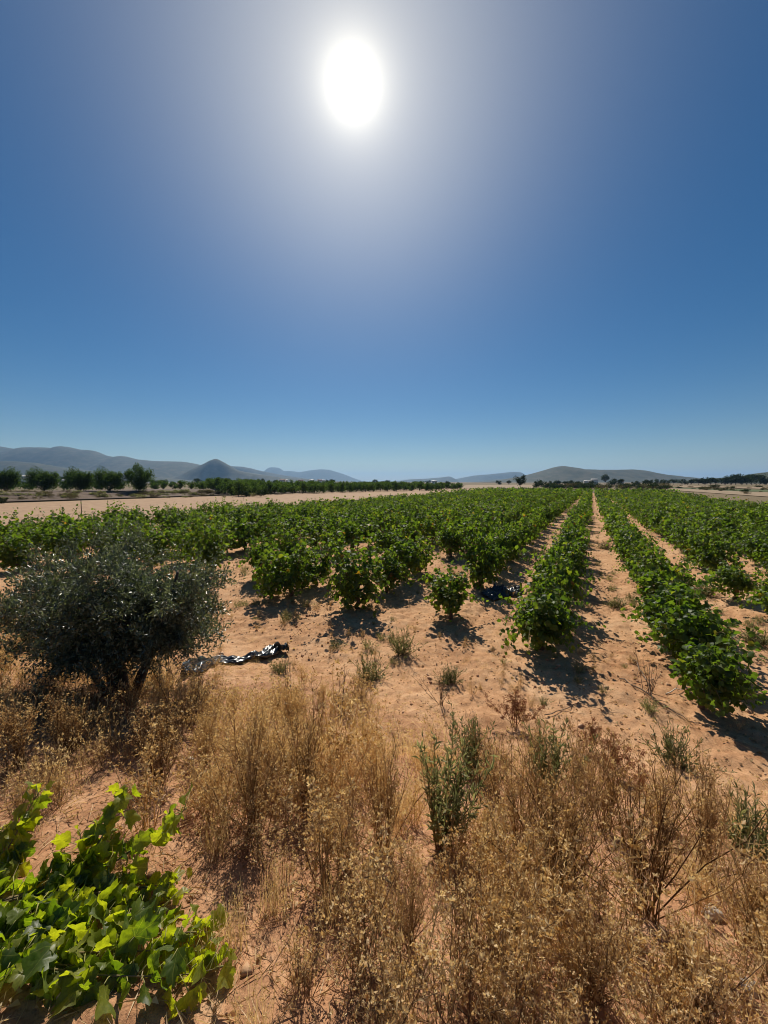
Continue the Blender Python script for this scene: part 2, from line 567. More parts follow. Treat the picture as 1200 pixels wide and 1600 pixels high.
def sheet(name, poly_uv, mat, lift, nu=30, nv=8, uvspace=True, kind='structure'):
    """a field laid over the ground: bilinear patch between four corners"""
    P = np.array(poly_uv, float)
    a = np.linspace(0, 1, nu); b = np.linspace(0, 1, nv)
    A, B = np.meshgrid(a, b)
    Q = (P[0] * ((1 - A) * (1 - B))[..., None] + P[1] * (A * (1 - B))[..., None] + P[2] * (A * B)[..., None] + P[3] * ((1 - A) * B)[..., None])
    if uvspace:
        x, y = uv2xy(Q[..., 0], Q[..., 1])
    else:
        x, y = Q[..., 0], Q[..., 1]
    z = terrain(x, y) + lift
    ii = np.arange(nu * nv).reshape(nv, nu)
    a0, a1, a2, a3 = ii[:-1, :-1].ravel(), ii[:-1, 1:].ravel(), ii[1:, 1:].ravel(), ii[1:, :-1].ravel()
    Fc = np.concatenate([np.stack([a0, a1, a2], 1), np.stack([a0, a2, a3], 1)])
    # faces must look up
    V = np.stack([x.ravel(), y.ravel(), z.ravel()], 1)
    nz = np.cross(V[Fc[0, 1]] - V[Fc[0, 0]], V[Fc[0, 2]] - V[Fc[0, 0]])[2]
    if nz < 0:
        Fc = Fc[:, ::-1]
    o = obj(name, mk_mesh(name, V, Fc, .5 + .0 * V[:, 0], mat, True))
    return tag(o, kind=kind)


sheet('fallow_field', [(-10, -29.0), (176, -29.5), (186, -62), (-30, -82)], M_FALLOW, .03, 120, 40)
sheet('earth_bank', [(-40, -82.5), (98, -74), (60, -100), (-40, -110)], M_DARKBANK, .22, 80, 40)

def far_sheet(name, pix, mat, lift=.06, nu=24, nv=6):
    """a field seen far off: four photograph pixels laid on the ground"""
    P = [hit(*p)[:2] for p in pix]
    return sheet(name, P, mat, lift, nu, nv, uvspace=False)


far_sheet('stubble_field', [(712, 763.0), (838, 763.0), (830, 757.6), (730, 757.6)], M_TAN)
far_sheet('stubble_field', [(1035, 766.5), (1215, 778), (1215, 770), (1030, 762.2)], M_TAN, .1)
far_sheet('stubble_field', [(1060, 761), (1230, 766), (1230, 763), (1060, 758.6)], M_TAN, .1)
far_sheet('crop_field', [(1050, 763), (1215, 769), (1215, 766.5), (1050, 761.4)], M_GREENFIELD, .1)
far_sheet('stubble_field', [(235, 761), (330, 758.5), (330, 757), (225, 758.5)], M_TAN, .1)
far_sheet('stubble_field', [(420, 755.6), (560, 755.4), (560, 754.4), (420, 754.6)], M_TAN, .3)
far_sheet('crop_field', [(420, 757.3), (600, 757.0), (600, 755.9), (420, 756.0)], M_GREENFIELD, .2)

# ------------------------------------------------------------------ hills and mountains
def hill(name, sil, D, halfw, mat, seed, rough=.22, step=3.0, nt_=26):
    """a ridge: its skyline from the photograph at distance D, real depth in front and behind, gullied flanks"""
    sil = np.array(sil, float)
    xs = np.arange(sil[0, 0], sil[-1, 0] + .1, step)
    ys = np.interp(xs, sil[:, 0], sil[:, 1])
    k = np.array([.25, .5, .25])
    ys2 = ys.copy(); ys2[1:-1] = np.convolve(ys, k, 'valid')
    X = (xs - 600) / F * D
    Hs = np.maximum((753 - ys2) / F * D + CAM_H, 0) * (1 + .0 * xs)
    Hs = Hs * (1 + .035 * (fbm(X / halfw * 6, X * 0, 4, seed) - .5))
    tt = np.linspace(-1, 1, nt_)
    V = []
    for t in tt:
        prof = (math.cos(t * math.pi) + 1) / 2
        prof = prof ** .85
        Y = D + t * halfw * (0.6 + 0.8 * fbm(X / halfw * 1.3, X * 0 + 2, 3, seed + 3))
        gul = fbm(X / halfw * 5 + .6 * t, np.full_like(X, t * 1.6), 4, seed + 9) - .5
        z = Hs * prof * (1 + rough * 2.2 * gul * (1 - prof) ** .6 * (abs(t) > .02)) - 4 * (prof < .02)
        V.append(np.stack([X, Y, z], 1))
    V = np.array(V)
    n, m = V.shape[:2]
    ii = np.arange(n * m).reshape(n, m)
    a0, a1, a2, a3 = ii[:-1, :-1].ravel(), ii[:-1, 1:].ravel(), ii[1:, 1:].ravel(), ii[1:, :-1].ravel()
    Fc = np.concatenate([np.stack([a0, a1, a2], 1), np.stack([a0, a2, a3], 1)])
    o = obj(name, mk_mesh(name, V.reshape(-1, 3), Fc, .5 * np.ones(n * m), mat, True))
    return tag(o, kind='structure')


hill('hill', [(-260, 712), (-120, 703), (-30, 697), (0, 697), (18, 700), (35, 703), (55, 700), (80, 700), (92, 702), (103, 698), (112, 699),
              (128, 703), (147, 704), (160, 710), (185, 715), (196, 713), (215, 718), (250, 721), (290, 722), (312, 726), (330, 728), (355, 733),
              (400, 740), (450, 748), (500, 753)], 4200, 1000, M_HILL, 1)
hill('hill', [(-200, 730), (-60, 722), (30, 721), (60, 724), (110, 732), (190, 740), (270, 748), (320, 753)], 2700, 350, M_HILL, 2)
hill('hill', [(262, 753), (290, 742), (303, 733), (318, 726), (331, 720.5), (340, 716.8), (348, 720.5), (362, 729), (372, 735), (400, 741), (450, 747),
              (500, 750), (560, 753)], 3500, 340, M_HILL, 3, .35)
hill('hill', [(300, 745), (330, 732), (360, 728), (385, 730), (410, 736), (440, 742), (480, 748), (530, 753)], 5600, 500, M_HILL, 4)
hill('mountain', [(390, 753), (412, 740), (421, 735), (424, 730), (436, 731), (442, 736), (455, 736), (470, 738), (485, 735), (500, 733.5), (515, 734),
                  (528, 738), (540, 742), (552, 747), (570, 753)], 10000, 1200, M_HILL, 5, .2, 2.0)
hill('hill', [(610, 753), (640, 749), (665, 748), (690, 746), (702, 744), (709, 748), (718, 752), (730, 753)], 6500, 500, M_HILL, 6)
hill('mountain', [(690, 753), (715, 748), (740, 743), (765, 741), (785, 739), (800, 737.5), (813, 738), (815, 742), (830, 748), (850, 753)], 7500, 800,
     M_HILL, 7, .2, 2.0)
hill('hill', [(745, 753), (765, 750), (780, 748.5), (800, 749), (830, 752), (850, 753)], 4800, 400, M_HILL, 8)
hill('hill', [(770, 753), (800, 747), (828, 741), (850, 735), (866, 730), (876, 728), (890, 730), (905, 733), (930, 734), (960, 734.5), (985, 733.5),
              (1000, 735), (1020, 740), (1045, 744), (1060, 744.5), (1068, 748), (1082, 751), (1110, 753)], 2600, 470, M_HILL, 9, .4)
hill('wooded_hill', [(1075, 754), (1110, 749), (1140, 746), (1165, 744), (1185, 741), (1200, 738), (1260, 733), (1400, 730)], 900, 170, M_HILL_PINE, 10, .2)

# ------------------------------------------------------------------ the hazy air over the plain
hm, ht = new_mat('haze_air')
pv = ht.nodes.new('ShaderNodeVolumePrincipled')
pv.inputs['Color'].default_value = (.36, .63, 1.0, 1)
pv.inputs['Density'].default_value = 7.2e-5
pv.inputs['Anisotropy'].default_value = 0.25
ho = ht.nodes.new('ShaderNodeOutputMaterial')
ht.links.new(pv.outputs[0], ho.inputs['Volume'])
hv = np.array([(x, y, z) for x in (-19500, 19500) for y in (-3300, 19500) for z in (-6, 440)], float)
hf = [(0, 1, 3), (0, 3, 2), (4, 6, 7), (4, 7, 5), (0, 4, 5), (0, 5, 1), (2, 3, 7), (2, 7, 6), (0, 2, 6), (0, 6, 4), (1, 5, 7), (1, 7, 3)]
hz = obj('haze', mk_mesh('haze', hv, hf, np.zeros(8), hm))
tag(hz, kind='stuff')

# ------------------------------------------------------------------ grapevines
LEAF_MID = [grape_leaf(11, .22, 0, k) for k in range(4)]
LEAF_FAR = [diamond(1.0, .14, .2), diamond(1.15, -.1, .1)]


def rand_dirs(r, k):
    return unit(r.standard_normal((k, 3)))


def make_vine(seed, nshoot=15, leaf_n=(9, 13), lsize=.118, fill=120, height=1.25, spread=.62, tpls=LEAF_MID, wood=True, low=0.0):
    r = np.random.default_rng(seed)
    trunk, cane, fol = Geo(), Geo(), Geo()
    hh = r.uniform(.34, .46)
    lean = r.uniform(-.08, .08, 2)
    head = np.array([lean[0], lean[1], hh])
    if wood:
        k = 7
        tt = np.linspace(0, 1, k)[:, None]
        pts = tt * head + np.array([[0, 0, -.06]]) * (1 - tt) + .018 * r.standard_normal((k, 3)) * (tt > .05)
        V, Fc = tube(pts, np.linspace(.058, .045, k) * r.uniform(.85, 1.2, k), 7)
        trunk.add(V, Fc, r.uniform(.2, .8, len(V)))
    starts = []
    for a in range(5):
        an = a / 5 * 2 * math.pi + r.uniform(-.5, .5)
        tip = head + np.array([math.cos(an) * r.uniform(.12, .24), math.sin(an) * r.uniform(.12, .24), r.uniform(.04, .16)])
        starts.append(tip)
        if wood:
            mid = (head + tip) / 2 + .03 * r.standard_normal(3)
            V, Fc = tube([head - [0, 0, .03], mid, tip], [.036, .028, .02], 5)
            trunk.add(V, Fc, r.uniform(.2, .8, len(V)))
    P, Nn, Dd, S = [], [], [], []
    for s in range(nshoot):
        st = starts[s % 5]
        an = math.atan2(st[1], st[0]) + r.uniform(-.9, .9)
        out_ = r.uniform(.15, 1.15) * spread
        up = r.uniform(.25, 1.12) * (height - hh)
        if r.random() < .25 + low:
            up *= -.15 if r.random() < .3 + low else .35
            out_ *= 1.2
        end = head + np.array([math.cos(an) * out_, math.sin(an) * out_, up])
        ctrl = (st + end) / 2 + np.array([0, 0, .22])
        t = np.linspace(0, 1, 7)[:, None]
        pts = (1 - t) ** 2 * st + 2 * t * (1 - t) * ctrl + t * t * end
        pts[:, 2] = np.maximum(pts[:, 2], .06)
        if wood:
            V, Fc = tube(pts, np.linspace(.008, .003, 7), 3, False)
            cane.add(V, Fc, r.uniform(.1, .9))
        nl = r.integers(*leaf_n)
        tl = r.uniform(.12, 1.05, nl)[:, None]
        q = (1 - tl) ** 2 * st + 2 * tl * (1 - tl) * ctrl + tl * tl * end + .055 * r.standard_normal((nl, 3))
        P.append(q)
        S.append(lsize * r.uniform(.75, 1.3, nl) * (1.08 - .35 * tl[:, 0]))
    k = fill
    lop = r.normal(0, .12, 2)
    e = rand_dirs(r, k) * r.uniform(.3, .95, k)[:, None] ** .5
    q = head + e * np.array([spread * .75, spread * .75, (height - hh) * .56]) + np.array([lop[0], lop[1], (height - hh) * .22])
    P.append(q); S.append(lsize * r.uniform(.8, 1.3, k))
    P = np.concatenate(P); S = np.concatenate(S)
    P[:, 2] = np.maximum(P[:, 2], .07)
    cen = head + [0, 0, .22]
    radial = unit(P - cen)
    n = unit(radial * .75 + np.array([0, 0, .55]) + .55 * r.standard_normal(P.shape))
    d = unit(radial * .5 + np.array([0, 0, -.55]) + .6 * r.standard_normal(P.shape))
    M = frames(n, d, S)
    tint = np.clip(.42 + .20 * r.standard_normal(len(P)), .02, .86)
    odd = r.random(len(P))
    tint = np.where(odd < .012, .97, tint)
    for j, tp in enumerate(tpls):
        sel = np.arange(len(P)) % len(tpls) == j
        fol.scatter(tp, M[sel], P[sel], tint[sel])
    return trunk, cane, fol


def vine_meshes(seed, **kw):
    a, b, c = make_vine(seed, **kw)
    return (a.mesh('vine_trunk', M_BARK, True), b.mesh('vine_cane', M_CANE, True), c.mesh('vine_foliage', M_VINE))


NEAR_VAR = [vine_meshes(100 + k, nshoot=32, leaf_n=(17, 23), fill=260, lsize=.108, height=1.42 + .1 * (k % 3), spread=.66, low=.30) for k in range(6)]
LOW_VAR = [vine_meshes(140 + k, nshoot=36, leaf_n=(17, 23), fill=300, lsize=.108, height=1.36, spread=.70, low=.42) for k in range(4)]
MID_VAR = [vine_meshes(200 + k, nshoot=26, leaf_n=(12, 16), fill=160, lsize=.13, height=1.40 + .08 * (k % 3), spread=.74, low=.25) for k in range(6)]
FAR_TPL = [make_vine(300 + k, nshoot=10, leaf_n=(6, 8), fill=56, lsize=.24, height=1.38, spread=.74, low=.25, tpls=LEAF_FAR, wood=False)[2].arrays() for k in range(4)]
FAR2_TPL = [make_vine(320 + k, nshoot=6, leaf_n=(4, 5), fill=26, lsize=.38, height=1.38, spread=.76, low=.25, tpls=[diamond2(1.1)], wood=False)[2].arrays() for k in range(4)]

ORD1 = 'first second third fourth fifth sixth seventh eighth ninth tenth eleventh twelfth thirteenth fourteenth fifteenth sixteenth seventeenth eighteenth nineteenth'.split()
TENS = {70: 'seventieth', 80: 'eightieth', 20: 'twentieth', 30: 'thirtieth', 40: 'fortieth', 50: 'fiftieth', 60: 'sixtieth'}
TENW = {70: 'seventy', 80: 'eighty', 20: 'twenty', 30: 'thirty', 40: 'forty', 50: 'fifty', 60: 'sixty'}


def ordinal(n):
    if n < 20:
        return ORD1[n - 1]
    if n % 10 == 0:
        return TENS.get(n, 'fiftieth')
    return TENW.get(n // 10 * 10, 'fifty') + '-' + ORD1[n % 10 - 1]


def project(p):
    x, y, z = p[0], p[1], p[2] - CAM_H
    dep = y * math.cos(PITCH) - z * math.sin(PITCH)
    up = y * math.sin(PITCH) + z * math.cos(PITCH)
    return 600 + F * x / dep, 800 - F * up / dep, dep


vines = []
for k in range(-12, 8):
    v0 = -0.68 + 2.2 * k
    r = np.random.default_rng(900 + k)
    step = 1.28 if k in (0, 1) else 1.42
    start = {0: 7.6, 1: 6.75, -1: 8.45, -2: 8.15, -3: 7.9, -4: 8.9, 2: 10.6}.get(k, 8.5 + r.uniform(-.6, .8) - 1.1 * max(0, -k - 6))
    u = start
    first = True
    while u < 122:
        vv_ = v0 + r.normal(0, .07)
        uu_ = u + r.normal(0, .08)
        x, y = uv2xy(uu_, vv_)
        skip = (not first) and r.random() < (.05 if k in (0, 1) else .07)
        if not skip and y > 2 and abs(x) < 1.15 * y + 3:
            vines.append((k, uu_, x, y, r.integers(0, 1 << 30)))
        u += step
        if first and k == -1:
            u += 1.5
        first = False

in_view = []
for t in vines:
    z = float(terrain(t[2], t[3]))
    sx, sy, dep = project((t[2], t[3], z + .6))
    if -.5 * F / dep < sx < 1200 + .5 * F / dep and dep > 1:
        in_view.append((dep, t, z))
in_view.sort(key=lambda a: a[0])
single, rest = in_view[:300], in_view[300:]
count = {}
OVERRIDE = {(-1, 1): 'bushy green grapevine standing alone ahead of the row left of the lane',
            (0, 1): 'leafy grapevine with dead brown twigs at its foot, ending the row left of the lane',
            (1, 1): 'wide low grapevine sprawling over its shadow, ending the row right of the lane',
            (-2, 1): 'grapevine on a bare trunk over a dark shadow, between the lone vine and olive bush',
            (-3, 1): 'round low grapevine nearest the right side of the olive bush'}
for dep, t, z in single:
    k, uu_, x, y, sd = t
    r = np.random.default_rng(sd)
    count[k] = count.get(k, 0) + 1
    n = count[k]
    if k == 0: row = 'row just left of the bare lane'
    elif k == 1: row = 'row just right of the bare lane'
    elif k < 0: row = ordinal(-k + 1) + ' row left of the bare lane'
    else: row = ordinal(k) + ' row right of the bare lane'
    lab = OVERRIDE.get((k, n), 'green grapevine, %s from the camera in the %s' % (ordinal(n), row))
    if dep < 16:
        var = LOW_VAR if (k in (0, 1) and (n <= 3 or r.random() < .5)) else NEAR_VAR
    else:
        var = MID_VAR
    me = var[r.integers(0, len(var))]
    sc = r.uniform(.84, 1.16) * (.86 if k in (0, 1, 2, -1) else 1)
    e = empty('grapevine', (x, y, z), r.uniform(0, 6.28), (sc * r.uniform(.9, 1.15), sc * r.uniform(.9, 1.15), sc * r.uniform(.92, 1.12) * (1.12 if k in (0, 1, 2, -1) else 1)))
    tag(e, lab, 'grapevine', 'grapevines planted in rows')
    obj('trunk', me[0], e); obj('cane', me[1], e)
    tag(obj('foliage', me[2], e), kind='stuff')
far = Geo()
r = np.random.default_rng(77)
for lod, tpls in ((0, FAR_TPL), (1, FAR2_TPL)):
    sel = [a for a in rest if (a[0] < 75) == (lod == 0)]
    pos = np.array([(a[1][2], a[1][3], a[2]) for a in sel])
    an = r.uniform(0, 6.28, len(sel)); s = r.uniform(.88, 1.15, len(sel))
    M = np.zeros((len(sel), 3, 3))
    M[:, 0, 0] = np.cos(an) * s; M[:, 0, 1] = -np.sin(an) * s; M[:, 1, 0] = np.sin(an) * s; M[:, 1, 1] = np.cos(an) * s; M[:, 2, 2] = s
    which = r.integers(0, len(tpls), len(sel))
    for j, tp in enumerate(tpls):
        w = which == j
        far.scatter(tp, M[w], pos[w], r.normal(0, .06, w.sum()))
tag(obj('distant_vineyard', far.mesh('distant_vineyard', M_VINE_FAR)), 'mass of green vine rows running to the far end of the vineyard', 'vineyard', kind='stuff')

# ------------------------------------------------------------------ trees
def make_tree(seed, h, rad, trunk_h, nleaf, lsize, mat, bark, stems=1, tpl=None, clumps=14, flat=1.0, droop=.2, upright=0.0):
    r = np.random.default_rng(seed)
    tr, cr = Geo(), Geo()
    tpl = tpl or diamond2(.5)
    cz = trunk_h + (h - trunk_h) * .5
    cent = []
    for c in range(clumps):
        d = rand_dirs(r, 1)[0]
        d[2] = d[2] * .9 + .12
        rr = r.uniform(.30, .92)
        cent.append(np.array([d[0] * rad * rr, d[1] * rad * rr, cz + d[2] * (h - trunk_h) * .5 * rr * flat]))
    cent = np.array(cent)
    for s in range(stems):
        base = np.array([r.uniform(-.12, .12), r.uniform(-.12, .12), -.1]) * (stems > 1) * h * .4 + np.array([0, 0, -.1])
        fork = base * [1.4, 1.4, 0] + np.array([r.normal(0, .05) * h, r.normal(0, .05) * h, trunk_h])
        w = h * .022 / math.sqrt(stems) + .012
        V, Fc = tube([base, (base + fork) / 2 + r.normal(0, .02 * h, 3) * [1, 1, 0], fork], [w * 1.3, w, w * .85], 6)
        tr.add(V, Fc, r.uniform(.2, .9, len(V)))
        for c in cent[s::stems]:
            mid = (fork + c) / 2 + r.normal(0, .04 * h, 3)
            V, Fc = tube([fork, mid, c], [w * .6, w * .35, w * .12], 4, False)
            tr.add(V, Fc, r.uniform(.2, .9, len(V)))
    k = nleaf
    ci = r.integers(0, clumps, k)
    sz = r.uniform(.22, .5, clumps) * rad
    e = rand_dirs(r, k) * (r.uniform(0, 1, k)[:, None] ** .45)
    P = cent[ci] + e * sz[ci][:, None] * np.array([1, 1, .8 + upright])
    P[:, 2] = np.maximum(P[:, 2], trunk_h * .55)
    n = unit(e + np.array([0, 0, .5]) + .6 * r.standard_normal((k, 3)))
    d = unit(e * .6 + np.array([0, 0, upright - droop]) + .6 * r.standard_normal((k, 3)))
    M = frames(n, d, lsize * r.uniform(.7, 1.3, k))
    ct = r.normal(0, .1, clumps)
    cr.scatter(tpl, M, P, np.clip(.5 + ct[ci] + .18 * r.standard_normal(k), 0, 1))
    return tr.mesh('tree_trunk', bark, True), cr.mesh('tree_crown', mat)


def place_tree(name, tm, loc, rz, sc, label, cat='tree', group=None):
    e = empty(name, loc, rz, sc)
    tag(e, label, cat, group)
    obj('trunk', tm[0], e)
    tag(obj('crown', tm[1], e), kind='stuff')
    return e


# the olive at the edge of the bank
r = np.random.default_rng(5)
ob = hit(165, 1082)
OD = ob[1]
oscale = OD / F


def olive():
    tr, cr = Geo(), Geo()
    P, Nn, Dd, S = [], [], [], []
    stems = [(-.10, .05, -.55, .1), (.0, -.02, -.15, .25), (.12, .04, .35, -.1), (.05, .10, .75, .15), (-.06, -.08, -.8, .0), (.09, -.06, .1, -.3), (.02, .05, -.35, -.35),
             (.10, .0, .95, -.2)]
    tops = []
    for (bx, by, tx, ty) in stems:
        b = np.array([bx, by, -.08]); top = np.array([tx * .85, ty * 1.4, r.uniform(.8, 1.15)])
        t = np.linspace(0, 1, 7)[:, None]
        mid = np.array([bx * 2 + tx * .2, by * 2 + ty * .2, .45])
        pts = (1 - t) ** 2 * b + 2 * t * (1 - t) * mid + t * t * top + .015 * r.standard_normal((7, 3))
        V, Fc = tube(pts, np.linspace(.036, .010, 7) * r.uniform(.8, 1.2), 6)
        tr.add(V, Fc, r.uniform(.1, .9, len(V)))
        for j in range(38):
            t0 = r.uniform(.35, 1.0)
            p0 = (1 - t0) ** 2 * b + 2 * t0 * (1 - t0) * mid + t0 * t0 * top
            d = unit(np.array([(p0[0]) * .9, p0[1] * .9, .30]) + .75 * r.standard_normal(3))
            L = r.uniform(.30, .62)
            tt = np.linspace(0, 1, 5)[:, None]
            q = p0 + d * L * tt + np.array([0, 0, -.16]) * tt ** 2 * r.uniform(.2, 1.3)
            V, Fc = tube(q, np.linspace(.005, .002, 5), 3, False)
            tr.add(V, Fc, .5)
            for m in range(16):
                t1 = r.uniform(.25, 1.0)
                p1 = p0 + d * L * t1 + np.array([0, 0, -.10]) * t1 ** 2
                d1 = unit(d * .7 + np.array([0, 0, .15]) + .8 * r.standard_normal(3))
                l1 = r.uniform(.10, .22)
                nl = 22
                tl = np.linspace(.1, 1, nl)[:, None]
                pp = p1 + d1 * l1 * tl + .012 * r.standard_normal((nl, 3))
                cr_ax = unit(d1 * .55 + .75 * r.standard_normal((nl, 3)) + [0, 0, .25])
                P.append(pp); Dd.append(cr_ax); Nn.append(unit(r.standard_normal((nl, 3)) + [0, 0, .8])); S.append(r.uniform(.030, .048, nl))
    P = np.concatenate(P); Dd = np.concatenate(Dd); Nn = np.concatenate(Nn); S = np.concatenate(S)
    keep = P[:, 2] > .26 + .22 * r.random(len(P)) + .12 * np.abs(P[:, 0] - .2) * (P[:, 0] > 0)
    P, Dd, Nn, S = P[keep], Dd[keep], Nn[keep], S[keep]
    cr.scatter(diamond2(.32, .05, .06), frames(Nn, Dd, S), P, np.where(r.random(len(P)) < .10, 1.0, np.clip(.42 + .22 * r.standard_normal(len(P)), 0, 1)))
    return tr.mesh('olive_trunk', M_OBARK, True), cr.mesh('olive_crown', M_OLIVE)


om = olive()
place_tree('olive_tree', om, ob + [.16, 0, 0], 0, (1.0, 1.0, 1.15), 'dark grey-green olive bush at the edge of the dry bank', 'tree')

ALM = [make_tree(400 + k, 5.2, 3.0, .30, 5600, .38, M_ALMOND, M_OBARK, stems=3, clumps=24, tpl=diamond2(.42), upright=.5) for k in range(3)]
ORCH = [make_tree(420 + k, 3.1, 1.9, .3, 620, .44, M_ALMOND, M_OBARK, stems=1, clumps=10, tpl=diamond2(.5), upright=.3) for k in range(4)]
ROUND = [make_tree(440 + k, 6.5, 3.2, 1.5, 1700, .45, M_PINE, M_OBARK, stems=1, clumps=20, tpl=diamond2(.55)) for k in range(3)]
BUSH = [make_tree(460 + k, 4.0, 2.6, .3, 700, .5, M_PINE, M_OBARK, stems=2, clumps=12, tpl=diamond2(.55)) for k in range(3)]


def tree_at(name, tms, x, ybase, hpx, width, label, cat='tree', group=None, depth=None, th=5.2, seed=0, zoff=0.0):
    """stand a tree on the ground under photograph pixel (x, ybase), hpx tall there"""
    p = hit(x, ybase) if depth is None else at_depth(x, 753, depth)
    p[2] = float(terrain(p[0], p[1]))
    s = hpx / F * p[1] / th
    rr = np.random.default_rng(seed + int(x))
    return place_tree(name, tms[rr.integers(0, len(tms))], p, rr.uniform(0, 6.28), (s * width, s * width, s), label, cat, group)


left_words = ['leftmost of the five dark orchard trees on the raised field', 'second of the five dark orchard trees counting from the left edge',
              'middle one of the five dark orchard trees on the raised field', 'fourth of the five dark orchard trees counting from the left edge',
              'rightmost of the five dark orchard trees, standing by the open field']
for k, (x, w) in enumerate([(8, 1.0), (70, .95), (126, .98), (172, .9), (219, .88)]):
    tree_at('almond_tree', ALM, x, 768.5, 37, w, left_words[k], 'tree', 'five trees on the raised left field', seed=k)

# the orchard beyond the fallow strip
r = np.random.default_rng(55)
edge = np.array([hit(x, y)[:2] for x, y in [(372, 776), (420, 773), (470, 771.5), (540, 769.5), (600, 768), (660, 767), (715, 765.5)]])
dirn = unit(edge[-1] - edge[0])
seg = np.concatenate([[0], np.cumsum(np.linalg.norm(np.diff(edge, axis=0), axis=1))])
front_n = 0
for row in range(7):
    for a in np.arange(0, seg[-1], 3.4):
        q = np.array([np.interp(a + r.normal(0, .2), seg, edge[:, 0]), np.interp(a, seg, edge[:, 1])])
        q = q + np.array([-.55, .83]) * row * 6.0 * (1 + .05 * row)
        if row and r.random() < .06:
            continue
        z = float(terrain(q[0], q[1]))
        s = r.uniform(.75, 1.05)
        front_n += row == 0
        lab = ('small green tree, %s from the left in the front row of the orchard band' % ordinal(front_n) if row == 0
               else 'small green tree crowded behind the front row of the dense orchard band')
        place_tree('orchard_tree', ORCH[r.integers(0, 4)], (q[0], q[1], z), r.uniform(0, 6.28), s, lab, 'tree',
                   'orchard trees beyond the fallow strip')
# orchard rows behind the five trees
for row in range(2):
    for a in range(22):
        x = -150 + a * 6.3 + r.normal(0, .5); y = 128 + row * 8
        if x > .62 * -y + 90: continue
        place_tree('orchard_tree', ORCH[r.integers(0, 4)], (x, y, float(terrain(x, y))), r.uniform(0, 6.28), r.uniform(.9, 1.1),
                   'small green tree in the low orchard line behind the five dark trees', 'tree', 'orchard trees behind the five trees')

tree_at('round_tree', ROUND, 813, 763, 20.5, .95, 'round dark tree alone at the far end of the vineyard', th=6.5)
tree_at('round_bush', BUSH, 839, 763, 13, 1.0, 'dark bush just right of the lone round tree', th=4)
tree_at('round_bush', BUSH, 700, 761, 9.5, 1.1, 'round bush at the right end of the orchard band', th=4)
tree_at('pine_tree', ROUND, 945, 757, 16, .75, 'dark tree beside the white farmhouse below the broad hill', th=6.5)
tree_at('round_tree', ROUND, 107, 760, 16, 1.6, 'broad dark tree in the plain behind the third orchard tree', depth=330, th=6.5)
far_trees = [(309, 745.5, 9, 380), (355, 747, 9, 420), (336, 0, 6, 300), (374, 0, 8, 330), (384, 0, 9, 330), (396, 0, 8, 335), (408, 0, 9, 330), (430, 0, 6, 420), (512, 0, 6, 420),
             (519, 0, 7, 420), (588, 0, 6, 480), (602, 0, 5, 500), (606, 0, 5, 500), (668, 0, 5, 430), (780, 0, 5, 420), (795, 0, 5, 420), (862, 0, 6, 300), (872, 0, 7, 310), (884, 0, 6, 300),
             (893, 0, 7, 320), (903, 0, 6, 300), (925, 0, 6, 320), (955, 0, 8, 340), (962, 0, 9, 345), (970, 0, 8, 345), (995, 0, 6, 330), (1009, 0, 8, 260), (1016, 0, 6, 300),
             (1028, 0, 7, 330), (1040, 0, 6, 330), (1053, 0, 7, 380), (1068, 0, 7, 350), (1080, 0, 7, 360), (1092, 0, 8, 330), (1101, 0, 10, 330), (1110, 0, 10, 330), (1118, 0, 9, 335),
             (1132, 0, 13, 330), (1142, 0, 14, 330), (1150, 0, 15, 335), (1158, 0, 15, 330), (1167, 0, 16, 330), (1175, 0, 15, 340), (1185, 0, 14, 350), (1197, 0, 15, 350),
             (245, 0, 9, 300), (256, 0, 8, 300), (270, 0, 5, 320), (285, 0, 5, 330), (240, 0, 8, 290), (52, 0, 8, 260), (85, 0, 9, 280), (150, 0, 8, 270), (200, 0, 8, 290)]
far_trees.sort()
side_n = {}
for k, (x, _, hp, dep) in enumerate(far_trees):
    side = 'left' if x < 600 else ('middle' if x < 1000 else 'right')
    side_n[side] = side_n.get(side, 0) + 1
    lab = {'left': 'small distant tree, %s from the left in the plain below the left ridge', 'middle': 'small distant tree, %s from the left in the line below the broad hill',
           'right': 'dark distant tree, %s from the left in the wood along the right skyline'}[side] % ordinal(side_n[side])
    t_ = (BUSH if k % 3 else ROUND)
    tree_at('distant_tree', t_, x, 757, hp + 2, 1.15, lab, group='distant trees, ' + side, depth=dep, th=4 if k % 3 else 6.5, seed=k)

# low scrub along the brown bank and the vineyard's far edge
r = np.random.default_rng(91)
SCR = [make_tree(480 + k, 1.2, 1.0, .1, 260, .24, M_GREENWEED, M_DEAD, stems=2, clumps=7, tpl=diamond2(.45)) for k in range(3)]
DARK = [make_tree(475 + k, 1.2, 1.1, .1, 300, .24, M_PINE, M_DEAD, stems=2, clumps=8, tpl=diamond2(.5)) for k in range(3)]
SCRB = [make_tree(490 + k, 1.2, 1.1, .1, 260, .24, M_DULL, M_DEAD, stems=2, clumps=7, tpl=diamond2(.3)) for k in range(3)]
scount = {}
for k, x in enumerate(np.sort(r.uniform(-5, 400, 120))):
    y = 770 + r.random() * (13 - 6 * x / 400)
    tms = SCRB if r.random() < .6 else SCR
    nm, lb = ('dry_shrub', 'low brown shrub, %s from the left on the earth bank past the fallow strip') if tms is SCRB else ('grey_shrub', 'low grey-green shrub, %s from the left on the earth bank past the fallow strip')
    scount[lb] = scount.get(lb, 0) + 1
    tree_at(nm, tms, x, y, r.uniform(3, 7), 1.7, lb % ordinal(scount[lb]), 'shrub', nm.replace('_', ' ') + ' row on the bank', th=1.2, seed=k)
